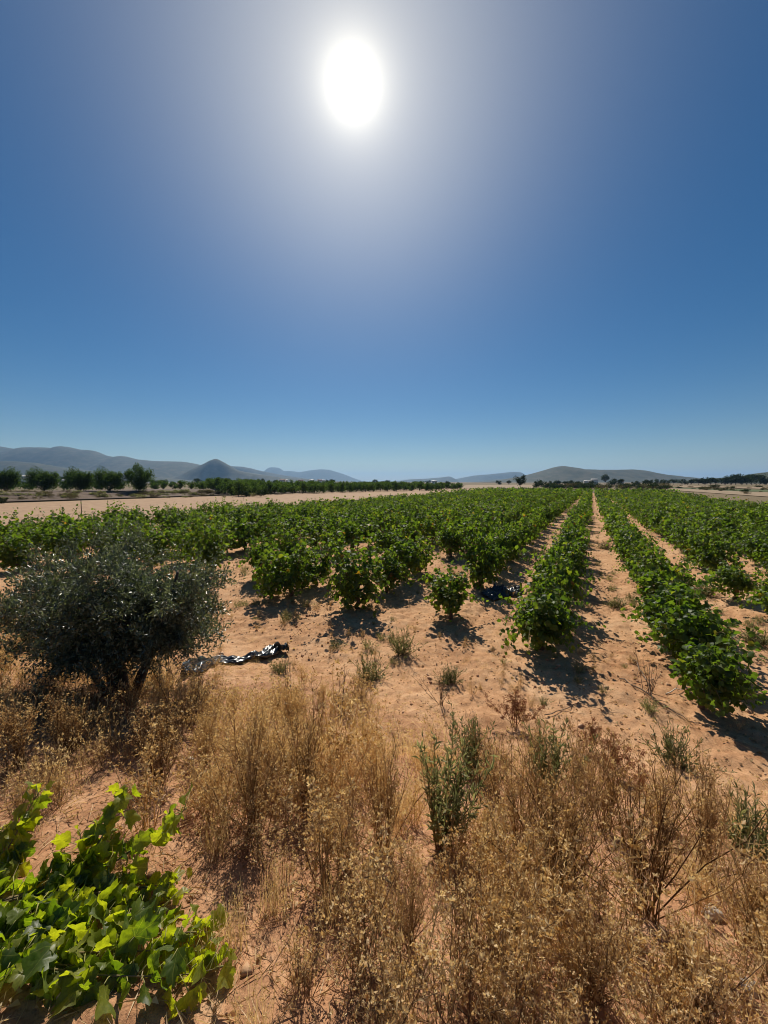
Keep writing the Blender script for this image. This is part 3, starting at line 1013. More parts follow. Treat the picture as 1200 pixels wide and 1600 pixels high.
for k, x in enumerate(np.sort(r.uniform(845, 1040, 60))):
    y = r.uniform(761, 766)
    tms = DARK if r.random() < .7 else SCRB
    nm, lb = ('dry_shrub', 'low brown shrub, %s from the left in the hedge at the vineyard far end') if tms is SCRB else ('dark_shrub', 'low dark green shrub, %s from the left in the hedge at the vineyard far end')
    scount[lb] = scount.get(lb, 0) + 1
    tree_at(nm, tms, x, y, r.uniform(5, 9), 1.5, lb % ordinal(scount[lb]), 'shrub', nm.replace('_', ' ') + ' hedge at the far end', th=1.2, seed=k)
for k, x in enumerate(np.sort(r.uniform(1035, 1200, 40))):
    y = 759 + r.random() * 4 + (x - 1035) / 165 * 14 * r.random()
    tree_at('dry_shrub' if k % 2 else 'dark_shrub', SCRB if k % 2 else DARK, x, y, r.uniform(2, 5), 1.8,
            'low %s shrub, %s from the left on the right terraces' % ('brown' if k % 2 else 'dark green', ordinal(k // 2 + 1)), 'shrub', 'shrubs on the right terraces', th=1.2, seed=k)
tree_at('round_bush', BUSH, 408, 776.5, 15, 1.2, 'dark round bush at the front corner of the orchard band', 'bush', th=4)
tree_at('round_bush', BUSH, 385, 776.5, 12, 1.3, 'low dark bush left of the orchard band corner', 'bush', th=4)
tree_at('round_bush', BUSH, 4, 787, 11, 1.0, 'dark low bush at the left edge beside the fallow strip', 'bush', th=4)

# ------------------------------------------------------------------ far buildings
def boxg(g, x0, x1, y0, y1, z0, z1, t=.5):
    V = [(x, y, z) for x in (x0, x1) for y in (y0, y1) for z in (z0, z1)]
    Fc = [(0, 1, 3), (0, 3, 2), (4, 6, 7), (4, 7, 5), (0, 4, 5), (0, 5, 1), (2, 3, 7), (2, 7, 6), (0, 2, 6), (0, 6, 4), (1, 5, 7), (1, 7, 3)]
    g.add(V, Fc, t)


def house(x, depth, wpx, hpx, label, roofm=None, rz=0.0, nwin=3, name='farmhouse', zoff=0):
    p = at_depth(x, 753, depth)
    p[2] = float(terrain(p[0], p[1])) + zoff
    w, h = wpx / F * depth, hpx / F * depth
    e = empty(name, p, rz)
    tag(e, label, 'building')
    g = Geo(); d = w * .55
    boxg(g, -w / 2, w / 2, 0, d, -.3, h * .72)
    obj('wall', g.mesh('house_wall', M_WHITE), e)
    g = Geo(); o_ = .35; zt = h * .72 + .003
    V = [(-w / 2 - o_, -o_, zt), (w / 2 + o_, -o_, zt), (w / 2 + o_, d + o_, zt), (-w / 2 - o_, d + o_, zt), (-w / 2 - o_, d / 2, h), (w / 2 + o_, d / 2, h)]
    g.add(V, [(0, 1, 5), (0, 5, 4), (2, 3, 4), (2, 4, 5), (0, 4, 3), (1, 2, 5), (0, 3, 2), (0, 2, 1)], .5)
    obj('roof', g.mesh('house_roof', roofm or M_ROOF), e)
    for k in range(nwin):
        cx = -w / 2 + w * (k + .5) / nwin
        g = Geo(); boxg(g, cx - .5, cx + .5, -.04, .02, h * .25, h * .25 + 1.3)
        obj('window', g.mesh('house_window', M_GLASS), e)
    return e


house(930, 470, 9, 9, 'white farmhouse left of the dark tree below the broad hill', M_PALEROOF)
house(918, 475, 8, 6.5, 'low white shed left of the white farmhouse', M_PALEROOF, nwin=2)
house(972, 430, 5, 6, 'small pale building right of the dark tree near the farmhouse', nwin=2)
house(40, 260, 24, 18, 'pale large building behind the gap between the first two orchard trees', M_PALEROOF, .2, 4, 'farm_building')
house(99, 300, 14, 11, 'pale low building between the second and third orchard trees', M_PALEROOF, .1, 3, 'farm_building')
house(147, 320, 9, 10, 'small pale building between the third and fourth orchard trees', M_PALEROOF, 0, 2, 'farm_building')
house(679, 520, 8, 6, 'small white building above the right end of the orchard band', M_PALEROOF, 0, 2)
for k, (x, w) in enumerate([(441, 9), (446, 7), (470, 8), (487, 6), (500, 7), (505, 6)]):
    house(x, 900 + 40 * k, w, 6.0 - .4 * (k % 3), 'tiny pale house, %s from the left in the far hamlet under the blue mountain' % ordinal(k + 1), M_PALEROOF if k % 2 else M_ROOF, .1 * k, 2)

# ------------------------------------------------------------------ weeds and grasses
OCT = (np.array([(1, 0, 0), (-1, 0, 0), (0, 1, 0), (0, -1, 0), (0, 0, 1.3), (0, 0, -1.3)], float),
       np.array([(0, 2, 4), (2, 1, 4), (1, 3, 4), (3, 0, 4), (2, 0, 5), (1, 2, 5), (3, 1, 5), (0, 3, 5)]))
def burst(seed):
    rr = np.random.default_rng(seed)
    V, Fc = [], []
    for k in range(5):
        d = unit(rr.standard_normal(3) * .7 + [0, .9, 0]); sd = unit(np.cross(d, rr.standard_normal(3))) * .32
        n = len(V)
        V += [d * 0, d * .6 - sd, d * .6 + sd, d * rr.uniform(1.0, 1.5)]
        Fc += [(n, n + 2, n + 3), (n, n + 3, n + 1)]
    return np.array(V), np.array(Fc)


BURST = [burst(k) for k in range(3)]
TET = (np.array([(1, 0, -.5), (-.5, .87, -.5), (-.5, -.87, -.5), (0, 0, 1.2)], float), np.array([(0, 1, 3), (1, 2, 3), (2, 0, 3), (0, 2, 1)]))


def blade(g, p0, d, L, w, droop, tint, r, seg=3):
    """a thin ribbon"""
    t = np.linspace(0, 1, seg + 1)[:, None]
    pts = p0 + d * L * t + np.array([0, 0, -1]) * droop * L * t ** 2
    side = unit(np.cross(d, r.standard_normal(3)))
    ww = w * (1 - t * .85)
    a, b = pts - side * ww / 2, pts + side * ww / 2
    V = np.stack([a, b], 1).reshape(-1, 3)
    Fc = []
    for i in range(seg):
        Fc += [(2 * i, 2 * i + 1, 2 * i + 3), (2 * i, 2 * i + 3, 2 * i + 2)]
    g.add(V, Fc, tint)
    return pts


def dry_weed(seed, nst=22, h=.7, tilt=.42, heads=1.0, leafy=.6, twig=9, hs=.0065, thick=.0034):
    r = np.random.default_rng(seed)
    st, sd = Geo(), Geo()
    HP, LP, LD = [], [], []
    for s in range(nst):
        an = r.uniform(0, 6.28); tl = abs(r.normal(0, tilt))
        d = np.array([math.cos(an) * math.sin(tl), math.sin(an) * math.sin(tl), math.cos(tl)])
        L = h * r.uniform(.55, 1.0)
        t = np.linspace(0, 1, 5)[:, None]
        pts = np.array([r.normal(0, .025), r.normal(0, .025), -.02]) + d * L * t + .025 * h * np.cumsum(r.standard_normal((5, 3)), 0) * t
        V, Fc = tube(pts, np.linspace(thick, thick * .4, 5) * r.uniform(.7, 1.2), 3, False)
        st.add(V, Fc, r.uniform(.05, .75))
        for b in range(twig):
            t0 = r.uniform(.25, 1.0)
            p0 = np.array([np.interp(t0, t[:, 0], pts[:, i]) for i in range(3)])
            d1 = unit(d + .75 * r.standard_normal(3) + [0, 0, .35])
            L1 = h * r.uniform(.08, .24) * (1.2 - .5 * t0)
            q = np.array([p0, p0 + d1 * L1 * .55 + r.normal(0, .006, 3), p0 + d1 * L1 + [0, 0, .012]])
            V, Fc = tube(q, [thick * .42, thick * .32, thick * .22], 3, False)
            st.add(V, Fc, r.uniform(.2, .9))
            k = r.poisson(3.2 * heads)
            for c in range(k):
                HP.append(q[2] + r.normal(0, .014, 3) if c else q[2])
            k = r.poisson(2.6 * leafy)
            for c in range(k):
                tt = r.random()
                LP.append(q[0] * (1 - tt) + q[2] * tt); LD.append(unit(d1 + r.standard_normal(3)))
    if LP:
        LP = np.array(LP); LD = np.array(LD)
        st.scatter(diamond(.22, .1, .3), frames(rand_dirs(r, len(LP)), LD, r.uniform(.010, .026, len(LP))), LP, np.clip(r.normal(.5, .22, len(LP)), 0, 1))
    if HP:
        HP = np.array(HP)
        Mh = frames(rand_dirs(r, len(HP)), unit(rand_dirs(r, len(HP)) + [0, 0, 1.0]), hs * 1.2 * r.uniform(.6, 1.4, len(HP)))
        th = np.clip(r.normal(.5, .27, len(HP)), 0, 1)
        for j in range(3):
            sd.scatter(BURST[j], Mh[j::3], HP[j::3], th[j::3])
    return st, sd


def grass(seed, n=70, h=.38, tilt=.3, heads=.4, w=.0032, base=.05):
    r = np.random.default_rng(seed)
    st, sd = Geo(), Geo()
    HP, HD = [], []
    for s in range(n):
        an = r.uniform(0, 6.28); tl = abs(r.normal(0, tilt))
        d = np.array([math.cos(an) * math.sin(tl), math.sin(an) * math.sin(tl), math.cos(tl)])
        p0 = np.array([r.normal(0, base), r.normal(0, base), -.02])
        L = h * r.uniform(.45, 1.0)
        pts = blade(st, p0, d, L, w * r.uniform(.7, 1.4), r.uniform(0, .35), r.uniform(.15, .95), r)
        if r.random() < heads:
            for k in range(5):
                HP.append(pts[-1] + (pts[-2] - pts[-1]) * k * .09 + r.normal(0, .003, 3)); HD.append(unit(d + .5 * r.standard_normal(3)))
    if HP:
        HP = np.array(HP)
        sd.scatter(diamond(.35, .1, .1), frames(rand_dirs(r, len(HP)), np.array(HD), r.uniform(.010, .02, len(HP))), HP, np.clip(r.normal(.55, .2, len(HP)), 0, 1))
    return st, sd


def green_weed(seed, nst=26, h=.5, tilt=.4, leaf=.03, dens=26, lw=.16):
    r = np.random.default_rng(seed)
    st, lf = Geo(), Geo()
    P, D = [], []
    for s in range(nst):
        an = r.uniform(0, 6.28); tl = abs(r.normal(0, tilt))
        d = np.array([math.cos(an) * math.sin(tl), math.sin(an) * math.sin(tl), math.cos(tl)])
        L = h * r.uniform(.5, 1.0)
        t = np.linspace(0, 1, 4)[:, None]
        pts = np.array([r.normal(0, .03), r.normal(0, .03), -.02]) + d * L * t + .03 * h * np.cumsum(r.standard_normal((4, 3)), 0) * t
        V, Fc = tube(pts, np.linspace(.0028, .0012, 4), 3, False)
        st.add(V, Fc, r.uniform(.2, .7))
        tl_ = r.uniform(.2, 1.02, dens)
        q = np.stack([np.interp(tl_, t[:, 0], pts[:, i]) for i in range(3)], 1)
        P.append(q); D.append(unit(d + .8 * r.standard_normal((dens, 3)) + [0, 0, .3]))
    P = np.concatenate(P); D = np.concatenate(D)
    lf.scatter(diamond2(lw), frames(rand_dirs(r, len(P)), D, leaf * r.uniform(.6, 1.4, len(P))), P, np.clip(r.normal(.5, .22, len(P)), 0, 1))
    return st, lf


def meshes(pair, m1, m2, nm):
    return (pair[0].mesh(nm + '_stem', m1), pair[1].mesh(nm + '_top', m2) if pair[1].V else None)


DW = [meshes(dry_weed(500 + k, 34, .7, .34, .75, .8, 11), M_DRY, M_SEED, 'dry_weed') for k in range(4)]            # tall, pale seed heads
DB = [meshes(dry_weed(520 + k, 34, .7, .34, .35, 1.6, 12), M_DRY, M_SEED, 'brown_weed') for k in range(4)]          # tall, brown and leafy
BT = [meshes(dry_weed(540 + k, 9, .45, .5, .05, .25, 5), M_DEAD, M_SEED, 'bare_weed') for k in range(3)]             # bare twigs
TUM = [meshes(dry_weed(550 + k, 70, .5, .8, .05, .6, 9, thick=.003), M_DEAD, M_SEED, 'tumbleweed') for k in range(1)]
GR = [meshes(grass(560 + k, 110, .42, .26, .45), M_STRAW, M_SEED, 'dry_grass') for k in range(4)]
GW = [meshes(green_weed(580 + k, 42, .55, .36, .040, 40), M_DRY, M_GREENWEED, 'green_weed') for k in range(3)]
GT = [meshes(green_weed(590 + k, 60, .30, .75, .035, 16, .06), M_GREENWEED, M_GREENWEED, 'green_tuft') for k in range(3)]
RD = [meshes(dry_weed(600 + k, 9, .5, .4, 9.0, .2, 9, hs=.006, thick=.004), M_DRY, M_RED, 'red_weed') for k in range(2)]


def put(name, ms, x, y, hpx, nat, label, cat, partn, group=None, seed=0, wide=1.0):
    p = hit(x, y)
    dist = p[1]
    s = hpx / F * dist / nat
    rr = np.random.default_rng(int(x * 7 + y) + seed)
    m = ms[rr.integers(0, len(ms))]
    e = empty(name, (p[0], p[1], p[2] - .005), rr.uniform(0, 6.28), (s * wide, s * wide, s))
    tag(e, label, cat, group)
    tag(obj('stem_tuft', m[0], e), kind='stuff')
    if m[1]:
        tag(obj(partn, m[1], e), kind='stuff')
    return e


for x, y, h, w, lab in [
        (472, 1262, 190, 1.0, 'tall dry weed with dark lower stalks left of the bleached stick'),
        (395, 1300, 215, 1.0, 'tall dry weed with pale seed heads right of the foreground vine tips'),
        (250, 1225, 140, 1.2, 'pale-headed dry weed directly in front of the olive bush'),
        (320, 1195, 95, 1.1, 'short pale-headed dry weed in front of the brown tumbleweed'),
        (110, 1175, 110, 1.2, 'pale-headed dry weed left of the olive trunk'),
        (30, 1200, 150, 1.2, 'straw-coloured dry weed at the left edge above the foreground vine'),
        (880, 1400, 290, .85, 'tallest brown dry weed, right of the grey-green broom weed'),
        (1010, 1430, 290, .95, 'wide fan of brown dry stalks in the right foreground'),
        (1100, 1370, 210, 1.0, 'brown dry weed behind the wide fan of stalks'),
        (1175, 1480, 210, 1.0, 'dry weed at the right edge of the foreground'),
        (720, 1530, 190, 1.0, 'yellow-headed dry weed at the bottom centre'),
        (800, 1490, 170, 1.0, 'yellow-headed dry weed just right of bottom centre'),
        (1080, 1600, 190, 1.1, 'pale dry weed in the bottom right corner'),
        (930, 1560, 190, 1.1, 'pale dry weed left of the bottom right corner'),
        (545, 1370, 170, 1.0, 'thin dry weed below the bleached stick'),
        (845, 1195, 95, .9, 'thin dry weed on the sand just below the left row end'),
        (775, 1245, 120, .9, 'thin dry weed right of the small grey-green sprig'),
        (905, 1235, 115, .9, 'thin dry weed between the two red seed stalks'),
        (1030, 1290, 120, .9, 'thin dry weed just below the round pale green tuft'),
        (505, 1180, 95, .9, 'thin dry weed at the upper edge of the bank, left of centre')]:
    ms = DB if lab.startswith(('tallest brown', 'wide fan', 'brown dry')) else DW
    put('dry_weed', ms, x, y, h, .7, lab, 'weed', 'seed_spray', 'dry weeds on the bank', wide=w)
for x, y, h, w, lab in [
        (600, 1330, 200, .9, 'narrow brown dry weed left of the grey-green broom weed'),
        (815, 1345, 230, .9, 'brown dry weed close right of the grey-green broom weed'),
        (945, 1300, 170, .9, 'brown dry weed between the red seed stalks and the wide fan'),
        (640, 1470, 170, .9, 'dark brown dry weed at the lower centre')]:
    put('brown_weed', DB, x, y, h, .7, lab, 'weed', 'seed_spray', 'dry weeds on the bank', wide=w)
for x, y, h, w, lab in [
        (690, 1100, 75, 1.0, 'bare twiggy weed on the sand left of the red stalks'),
        (530, 1118, 90, 1.0, 'bare twiggy weed on the sand below the torn black plastic'),
        (345, 1110, 60, 1.0, 'dark bare twigs beside the brown tumbleweed'),
        (450, 1075, 60, 1.2, 'bare twiggy weed just below the end of the torn black plastic'),
        (1015, 1085, 75, 1.0, 'dead twigs standing beside the fallen branches'),
        (730, 1150, 60, 1.0, 'small bare weed above the broom weed')]:
    put('bare_weed', BT, x, y, h, .45, lab, 'weed', 'seed_spray', 'bare weeds', wide=w)
put('tumbleweed', TUM, 305, 1128, 75, .5, 'dense round brown tumbleweed in the olive shade', 'weed', 'seed_spray', wide=1.0)
for x, y, h, w, lab in [
        (620, 1592, 160, .9, 'upright golden grass tuft at the bottom edge centre'),
        (395, 1640, 190, .9, 'tall golden grass tuft right of the foreground vine'),
        (775, 1600, 150, .9, 'golden grass tuft beside a dark crack of shadow at the bottom'),
        (430, 1420, 120, .9, 'golden grass tuft on the bare red patch'),
        (20, 1130, 90, 1.2, 'straw grass tuft at the left edge under the olive'),
        (360, 1480, 130, .9, 'golden grass tuft touching the right side of the foreground vine'),
        (470, 1530, 130, .8, 'sparse golden grass tuft on the red soil near the bottom edge'),
        (520, 1440, 130, .8, 'golden grass tuft left of the dark brown weed at lower centre'),
        (340, 1330, 110, .9, 'golden grass tuft behind the tips of the foreground vine')]:
    put('dry_grass_tuft', GR, x, y, h, .42, lab, 'grass', 'seed_spray', 'dry grass tufts', wide=w)
for x, y, h, w, lab in [
        (690, 1320, 200, .95, 'tall grey-green broom weed at the centre of the foreground'),
        (735, 1215, 110, 1.0, 'grey-green weed sprig above right of the broom weed'),
        (855, 1240, 130, .95, 'grey-green weed under the row left of the lane')]:
    put('green_weed', GW, x, y, h, .55, lab, 'weed', 'leaf_spray', 'green weeds', wide=w)
for x, y, h, w, lab in [
        (1055, 1195, 75, 1.0, 'round pale green tuft below the vine right of the lane'),
        (1170, 1330, 110, 1.0, 'pale green tuft at the right edge of the bank'),
        (577, 1062, 48, 1.1, 'pale green tuft on the sand below the left vines'),
        (627, 1022, 48, .9, 'upright pale green tuft left of the lone vine'),
        (703, 1068, 34, 1.3, 'flat pale green tuft on the sand in front of the lone vine'),
        (437, 1052, 26, 1.3, 'small green tuft at the end of the torn black plastic'),
        (945, 858, 16, 1.6, 'green tuft in the bare lane between the rows'),
        (965, 950, 22, 1.5, 'grassy tuft in the middle of the bare lane'),
        (1180, 1005, 34, 1.8, 'wide grass patch right of the near vine'),
        (1100, 930, 26, 1.8, 'wide grass patch beside the third row'),
        (1050, 905, 18, 1.8, 'faint grass patch between the right rows')]:
    put('green_tuft', GT, x, y, h, .30, lab, 'grass', 'leaf_spray', 'green tufts', wide=w)
for x, y, h, w, lab in [
        (805, 1135, 62, 1.3, 'red-brown seed stalks on the sand above the broom weed'),
        (960, 1215, 75, 1.2, 'red-brown seed stalks left of the round pale green tuft'),
        (925, 1175, 60, 1.0, 'red-brown seed stalks in the shadow of the row end'),
        (1000, 1245, 60, 1.0, 'red-brown seed stalks above the wide fan of stalks')]:
    put('red_weed', RD, x, y, h, .5, lab, 'weed', 'seed_spray', 'red seed stalks', wide=w)

# the tangle nobody could count: small dry weeds, grass and straw over the bank
r = np.random.default_rng(313)
tang, tangs, straw, clod = Geo(), Geo(), Geo(), Geo()
SM = [(dry_weed(700 + k, 12, .36, .42, .9, 1.0, 6, thick=.0024)) for k in range(5)]
SG = [(grass(720 + k, 46, .28, .45, .35, .003, .06)) for k in range(5)]
cnt = 0
pts = []
while cnt < 4000:
    x = r.uniform(-7, 7); y = r.uniform(1.0, 9)
    if abs(x) > 1.1 * y + .6: continue
    s = bank_s(x, y)
    den = 1 - sstep(2.7, 4.7, s + 1.2 * (fbm(x * 1.1, y * 1.1, 2, 44) - .5) - .5 * (x < 0))
    den *= sstep(.38, .56, fbm(x * 1.5 + 4, y * 1.5, 3, 61)) * .88 + .12
    cnt += 1
    if -2.4 < x < -.55 and y < 1.75: den *= .12
    px_, py_, _d = project((x, y, float(terrain(x, y))))
    if 260 < px_ < 470 and 1000 < py_ < 1105: den *= .12
    if py_ < 1085 and px_ > 330: den *= .15
    if r.random() > den: continue
    pts.append((x, y))
pts = np.array(pts)
pz = terrain(pts[:, 0], pts[:, 1])
pos = np.stack([pts[:, 0], pts[:, 1], pz - .005], 1)
kind_ = np.where(fbm(pts[:, 0] * 1.3, pts[:, 1] * 1.3, 2, 203) + r.normal(0, .12, len(pos)) > .5, r.integers(0, 5, len(pos)), r.integers(5, 10, len(pos)))
an = r.uniform(0, 6.28, len(pos)); s = r.lognormal(-.08, .33, len(pos))
M = np.zeros((len(pos), 3, 3))
M[:, 0, 0] = np.cos(an) * s; M[:, 0, 1] = -np.sin(an) * s; M[:, 1, 0] = np.sin(an) * s; M[:, 1, 1] = np.cos(an) * s; M[:, 2, 2] = s
patch = 1.5 * (fbm(pos[:, 0] * .9, pos[:, 1] * .9, 2, 411) - .5)
for j in range(10):
    w = kind_ == j
    src = SM[j] if j < 5 else SG[j - 5]
    a, b = src[0].arrays(), src[1].arrays()
    if len(a[0]): tang.scatter(a, M[w], pos[w], r.normal(-.05, .12, w.sum()) + patch[w])
    if len(b[0]): tangs.scatter(b, M[w], pos[w], r.normal(.05, .15, w.sum()))
tg = obj('dry_undergrowth', tang.mesh('dry_undergrowth', M_STRAW))
tag(tg, 'tangle of small dry weeds and grass covering the bank', 'undergrowth', kind='stuff')
tg2 = obj('dry_seed_heads', tangs.mesh('dry_seed_heads', M_SEED), tg)
tag(tg2, kind='stuff')
# straw litter
k = 115000
x = r.uniform(-7.5, 7.5, k); y = r.uniform(.9, 10, k)
s = bank_s(x, y)
den = np.clip(1 - sstep(3.6, 5.6, s)  , .07, 1) * (.3 + .7 * sstep(.35, .55, fbm(x * 1.5, y * 1.5, 3, 71)))
w = (r.random(k) < den) & (np.abs(x) < 1.1 * y + .5)
x, y = x[w], y[w]; k = len(x)
P = np.stack([x, y, terrain(x, y) + r.uniform(.002, .03, k)], 1)
an = r.uniform(0, 6.28, k)
D = np.stack([np.cos(an), np.sin(an), r.normal(0, .18, k)], 1)
Mx = frames(unit(r.normal(0, .5, (k, 3)) + [0, 0, 1]), D, r.uniform(.03, .12, k))
straw.scatter(diamond2(.045, .01, .05), Mx, P, np.clip(r.normal(.5, .25, k), 0, 1))
k2 = 6000
sel = r.integers(0, k, k2)
P2 = P[sel] + np.stack([r.normal(0, .06, k2), r.normal(0, .06, k2), np.zeros(k2)], 1)
P2[:, 2] = terrain(P2[:, 0], P2[:, 1]) + .006
straw.scatter(diamond(.5, .2, .3), frames(unit(r.normal(0, .6, (k2, 3)) + [0, 0, 1]), unit(r.normal(0, 1, (k2, 3)) * [1, 1, .2]), r.uniform(.015, .04, k2)), P2, np.clip(r.normal(.4, .25, k2), 0, 1))
k3 = 15000
u3 = 5.2 + 26 * r.random(k3) ** 1.3; row3 = r.integers(-5, 5, k3); v3 = -.68 + 2.2 * row3 + r.normal(0, .75, k3)
x3, y3 = uv2xy(u3, v3)
P3 = np.stack([x3, y3, terrain(x3, y3) + .008], 1)
straw.scatter(diamond(.7, .2, .3), frames(unit(r.normal(0, .6, (k3, 3)) + [0, 0, 1]), unit(r.normal(0, 1, (k3, 3)) * [1, 1, .2]), r.uniform(.02, .065, k3)), P3, np.clip(r.normal(.12, .25, k3), 0, 1))
tag(obj('straw_litter', straw.mesh('straw_litter', M_STRAW)), 'broken straw and dead leaves littering the bank', 'litter', kind='stuff')
# soil clods
k = 19000
x = r.uniform(-10, 14, k); y = 1.0 + 17 * r.random(k) ** 1.2
w = (np.abs(x) < 1.1 * y + .5) & (r.random(k) < .25 + .75 * sstep(.45, .62, fbm(x * 1.2, y * 1.2, 3, 81)))
x, y = x[w], y[w]; k = len(x)
P = np.stack([x, y, terrain(x, y)], 1)
sz = r.lognormal(math.log(.011), .6, k); sz = np.minimum(sz, .06)
Mx = frames(rand_dirs(r, k), rand_dirs(r, k), sz) * r.uniform(.6, 1.2, (k, 1, 3))
clod.scatter(OCT, Mx, P, r.uniform(.1, .9, k))
tag(obj('soil_clods', clod.mesh('soil_clods', M_CLOD)), 'crumbled red soil clods scattered over the sand', 'soil', kind='stuff')
clear = Geo()
k = 900
x = r.uniform(-6, 8, k); y = r.uniform(3.2, 11, k); s = bank_s(x, y)
w = (s > 3.8) & (s < 9.0) & (np.abs(x) < 1.1 * y + .3) & (sstep(.40, .62, fbm(x * 1.1, y * 1.1, 3, 133)) > r.random(k) * .9)
x, y = x[w], y[w]; k = len(x)
pos = np.stack([x, y, terrain(x, y) - .004], 1)
sc_ = r.uniform(.35, .8, k); an = r.uniform(0, 6.28, k)
M = np.zeros((k, 3, 3)); M[:, 0, 0] = np.cos(an) * sc_; M[:, 0, 1] = -np.sin(an) * sc_; M[:, 1, 0] = np.sin(an) * sc_; M[:, 1, 1] = np.cos(an) * sc_; M[:, 2, 2] = sc_ * .8
pick = r.integers(0, 10, k)
for j in range(10):
    for part in (SM[j] if j < 5 else SG[j - 5]):
        a = part.arrays()
        if len(a[0]): clear.scatter(a, M[pick == j], pos[pick == j], r.normal(.05, .15, (pick == j).sum()))
tag(obj('clearing_growth', clear.mesh('clearing_growth', M_STRAW)), 'thin dry seedlings scattered over the sandy clearing before the vines', 'undergrowth', kind='stuff')
# sparse grass in the lanes and low growth between the far rows
lane = Geo()
GTA = green_weed(640, 26, .2, .8, .05, 6, .05)
src = [g.arrays() for g in GTA]
k = 2400
v = r.uniform(-30, 12, k); u = 5.8 + r.uniform(0, 1, k) ** 1.25 * 46
w = sstep(.42, .6, fbm(u * .5, v * .9, 3, 93)) > r.random(k)
u, v = u[w], v[w]; x, y = uv2xy(u, v); k = len(x)
pos = np.stack([x, y, terrain(x, y)], 1)
s = r.uniform(.5, 1.3, k)
M = np.einsum('k,ij->kij', s, np.eye(3))
for a in src:
    lane.scatter(a, M, pos, r.normal(.3, .25, k))
tag(obj('lane_grass', lane.mesh('lane_grass', M_GREENWEED)), 'sparse grass growing between the vine rows', 'grass', kind='stuff')

# ------------------------------------------------------------------ odd things on the ground
def branch(pix, rad, label, mat=M_DEAD, lift=.03, twigs=5, name='fallen_branch', seed=0):
    rr = np.random.default_rng(seed)
    P = np.array([hit(*p) for p in pix])
    tt = np.linspace(0, len(P) - 1, len(P) * 4)
    pts = np.stack([np.interp(tt, range(len(P)), P[:, i]) for i in range(3)], 1)
    pts[:, 2] = terrain(pts[:, 0], pts[:, 1]) + lift * (.3 + rr.random(len(pts)))
    pts += .008 * rr.standard_normal(pts.shape)
    org = pts[0].copy()
    g = Geo(); V, Fc = tube(pts - org, np.linspace(rad, rad * .4, len(pts)), 6); g.add(V, Fc, rr.uniform(.2, .9, len(V)))
    e = empty(name, org); tag(e, label, 'branch' if name == 'fallen_branch' else 'stick')
    obj('stem', g.mesh('branch_stem', mat, True), e)
    for k in range(twigs):
        i = rr.integers(2, len(pts) - 1)
        d = unit(pts[i] - pts[i - 1] + .35 * rr.standard_normal(3) * .1 + np.array([rr.normal(0, .05), rr.normal(0, .05), .05]))
        q = [pts[i] - org, pts[i] - org + d * .12 + [0, 0, .02], pts[i] - org + d * rr.uniform(.2, .38) + [0, 0, rr.uniform(-.01, .08)]]
        g = Geo(); V, Fc = tube(q, [rad * .45, rad * .35, rad * .18], 4); g.add(V, Fc, .5)
        obj('twig', g.mesh('branch_twig', mat, True), e)
    return e


branch([(968, 1062), (1010, 1085), (1045, 1110), (1085, 1130)], .012, 'long dead pruning branch lying on the sand before the right row end', seed=1, twigs=7)
branch([(985, 1030), (1012, 1070), (1020, 1100)], .009, 'dead forked branch leaning up beside the bare lane', seed=2, lift=.08)
branch([(1040, 1085), (1080, 1078), (1105, 1092)], .009, 'pale dead branch at the foot of the right row end', M_PALEWOOD, seed=3, lift=.05, twigs=3)
branch([(850, 1120), (900, 1100), (960, 1120)], .007, 'thin dead branch on the sand in front of the left row end', seed=4, twigs=4)
branch([(478, 1238), (495, 1246), (513, 1258)], .013, 'bleached pale stick lying among the dry weeds', M_PALEWOOD, .05, 0, 'pale_stick', 5)


def stone(x, y, size, label, seed):
    rr = np.random.default_rng(seed)
    p = hit(x, y)
    import bmesh
    bm = bmesh.new()
    bmesh.ops.create_icosphere(bm, subdivisions=2, radius=1)
    V = np.array([v.co[:] for v in bm.verts]); Fc = np.array([[v.index for v in f.verts] for f in bm.faces]); bm.free()
    for k in range(9):
        n = rand_dirs(rr, 1)[0]; d = V @ n; c = rr.uniform(.5, .8)
        V = V - np.outer(np.maximum(d - c, 0), n)
    V = V * size * np.array([1, .8, .6]) * (1 + .04 * rr.standard_normal((len(V), 1)))
    o = obj('stone', mk_mesh('stone', V, Fc, rr.uniform(.3, .8), M_STONE), None, p + [0, 0, size * .25])
    o.rotation_euler = (0, 0, rr.uniform(0, 6.28))
    tag(o, label, 'stone', 'pale stones on the bank')


stone(848, 1362, .055, 'pale rounded stone half hidden under the tallest brown weed', 1)
stone(842, 1402, .05, 'flat pale stone just below the rounded stone in the right foreground', 2)
stone(1112, 1432, .06, 'pale tan stone low in the right foreground', 3)
stone(300, 1187, .03, 'small white stone among weeds in front of the olive', 4)
stone(326, 1240, .022, 'small white pebble right of the foreground vine tip', 5)
stone(322, 1470, .018, 'tiny pale pebble right of the foreground vine', 6)
stone(1172, 1550, .045, 'pale stone in the bottom right corner', 7)


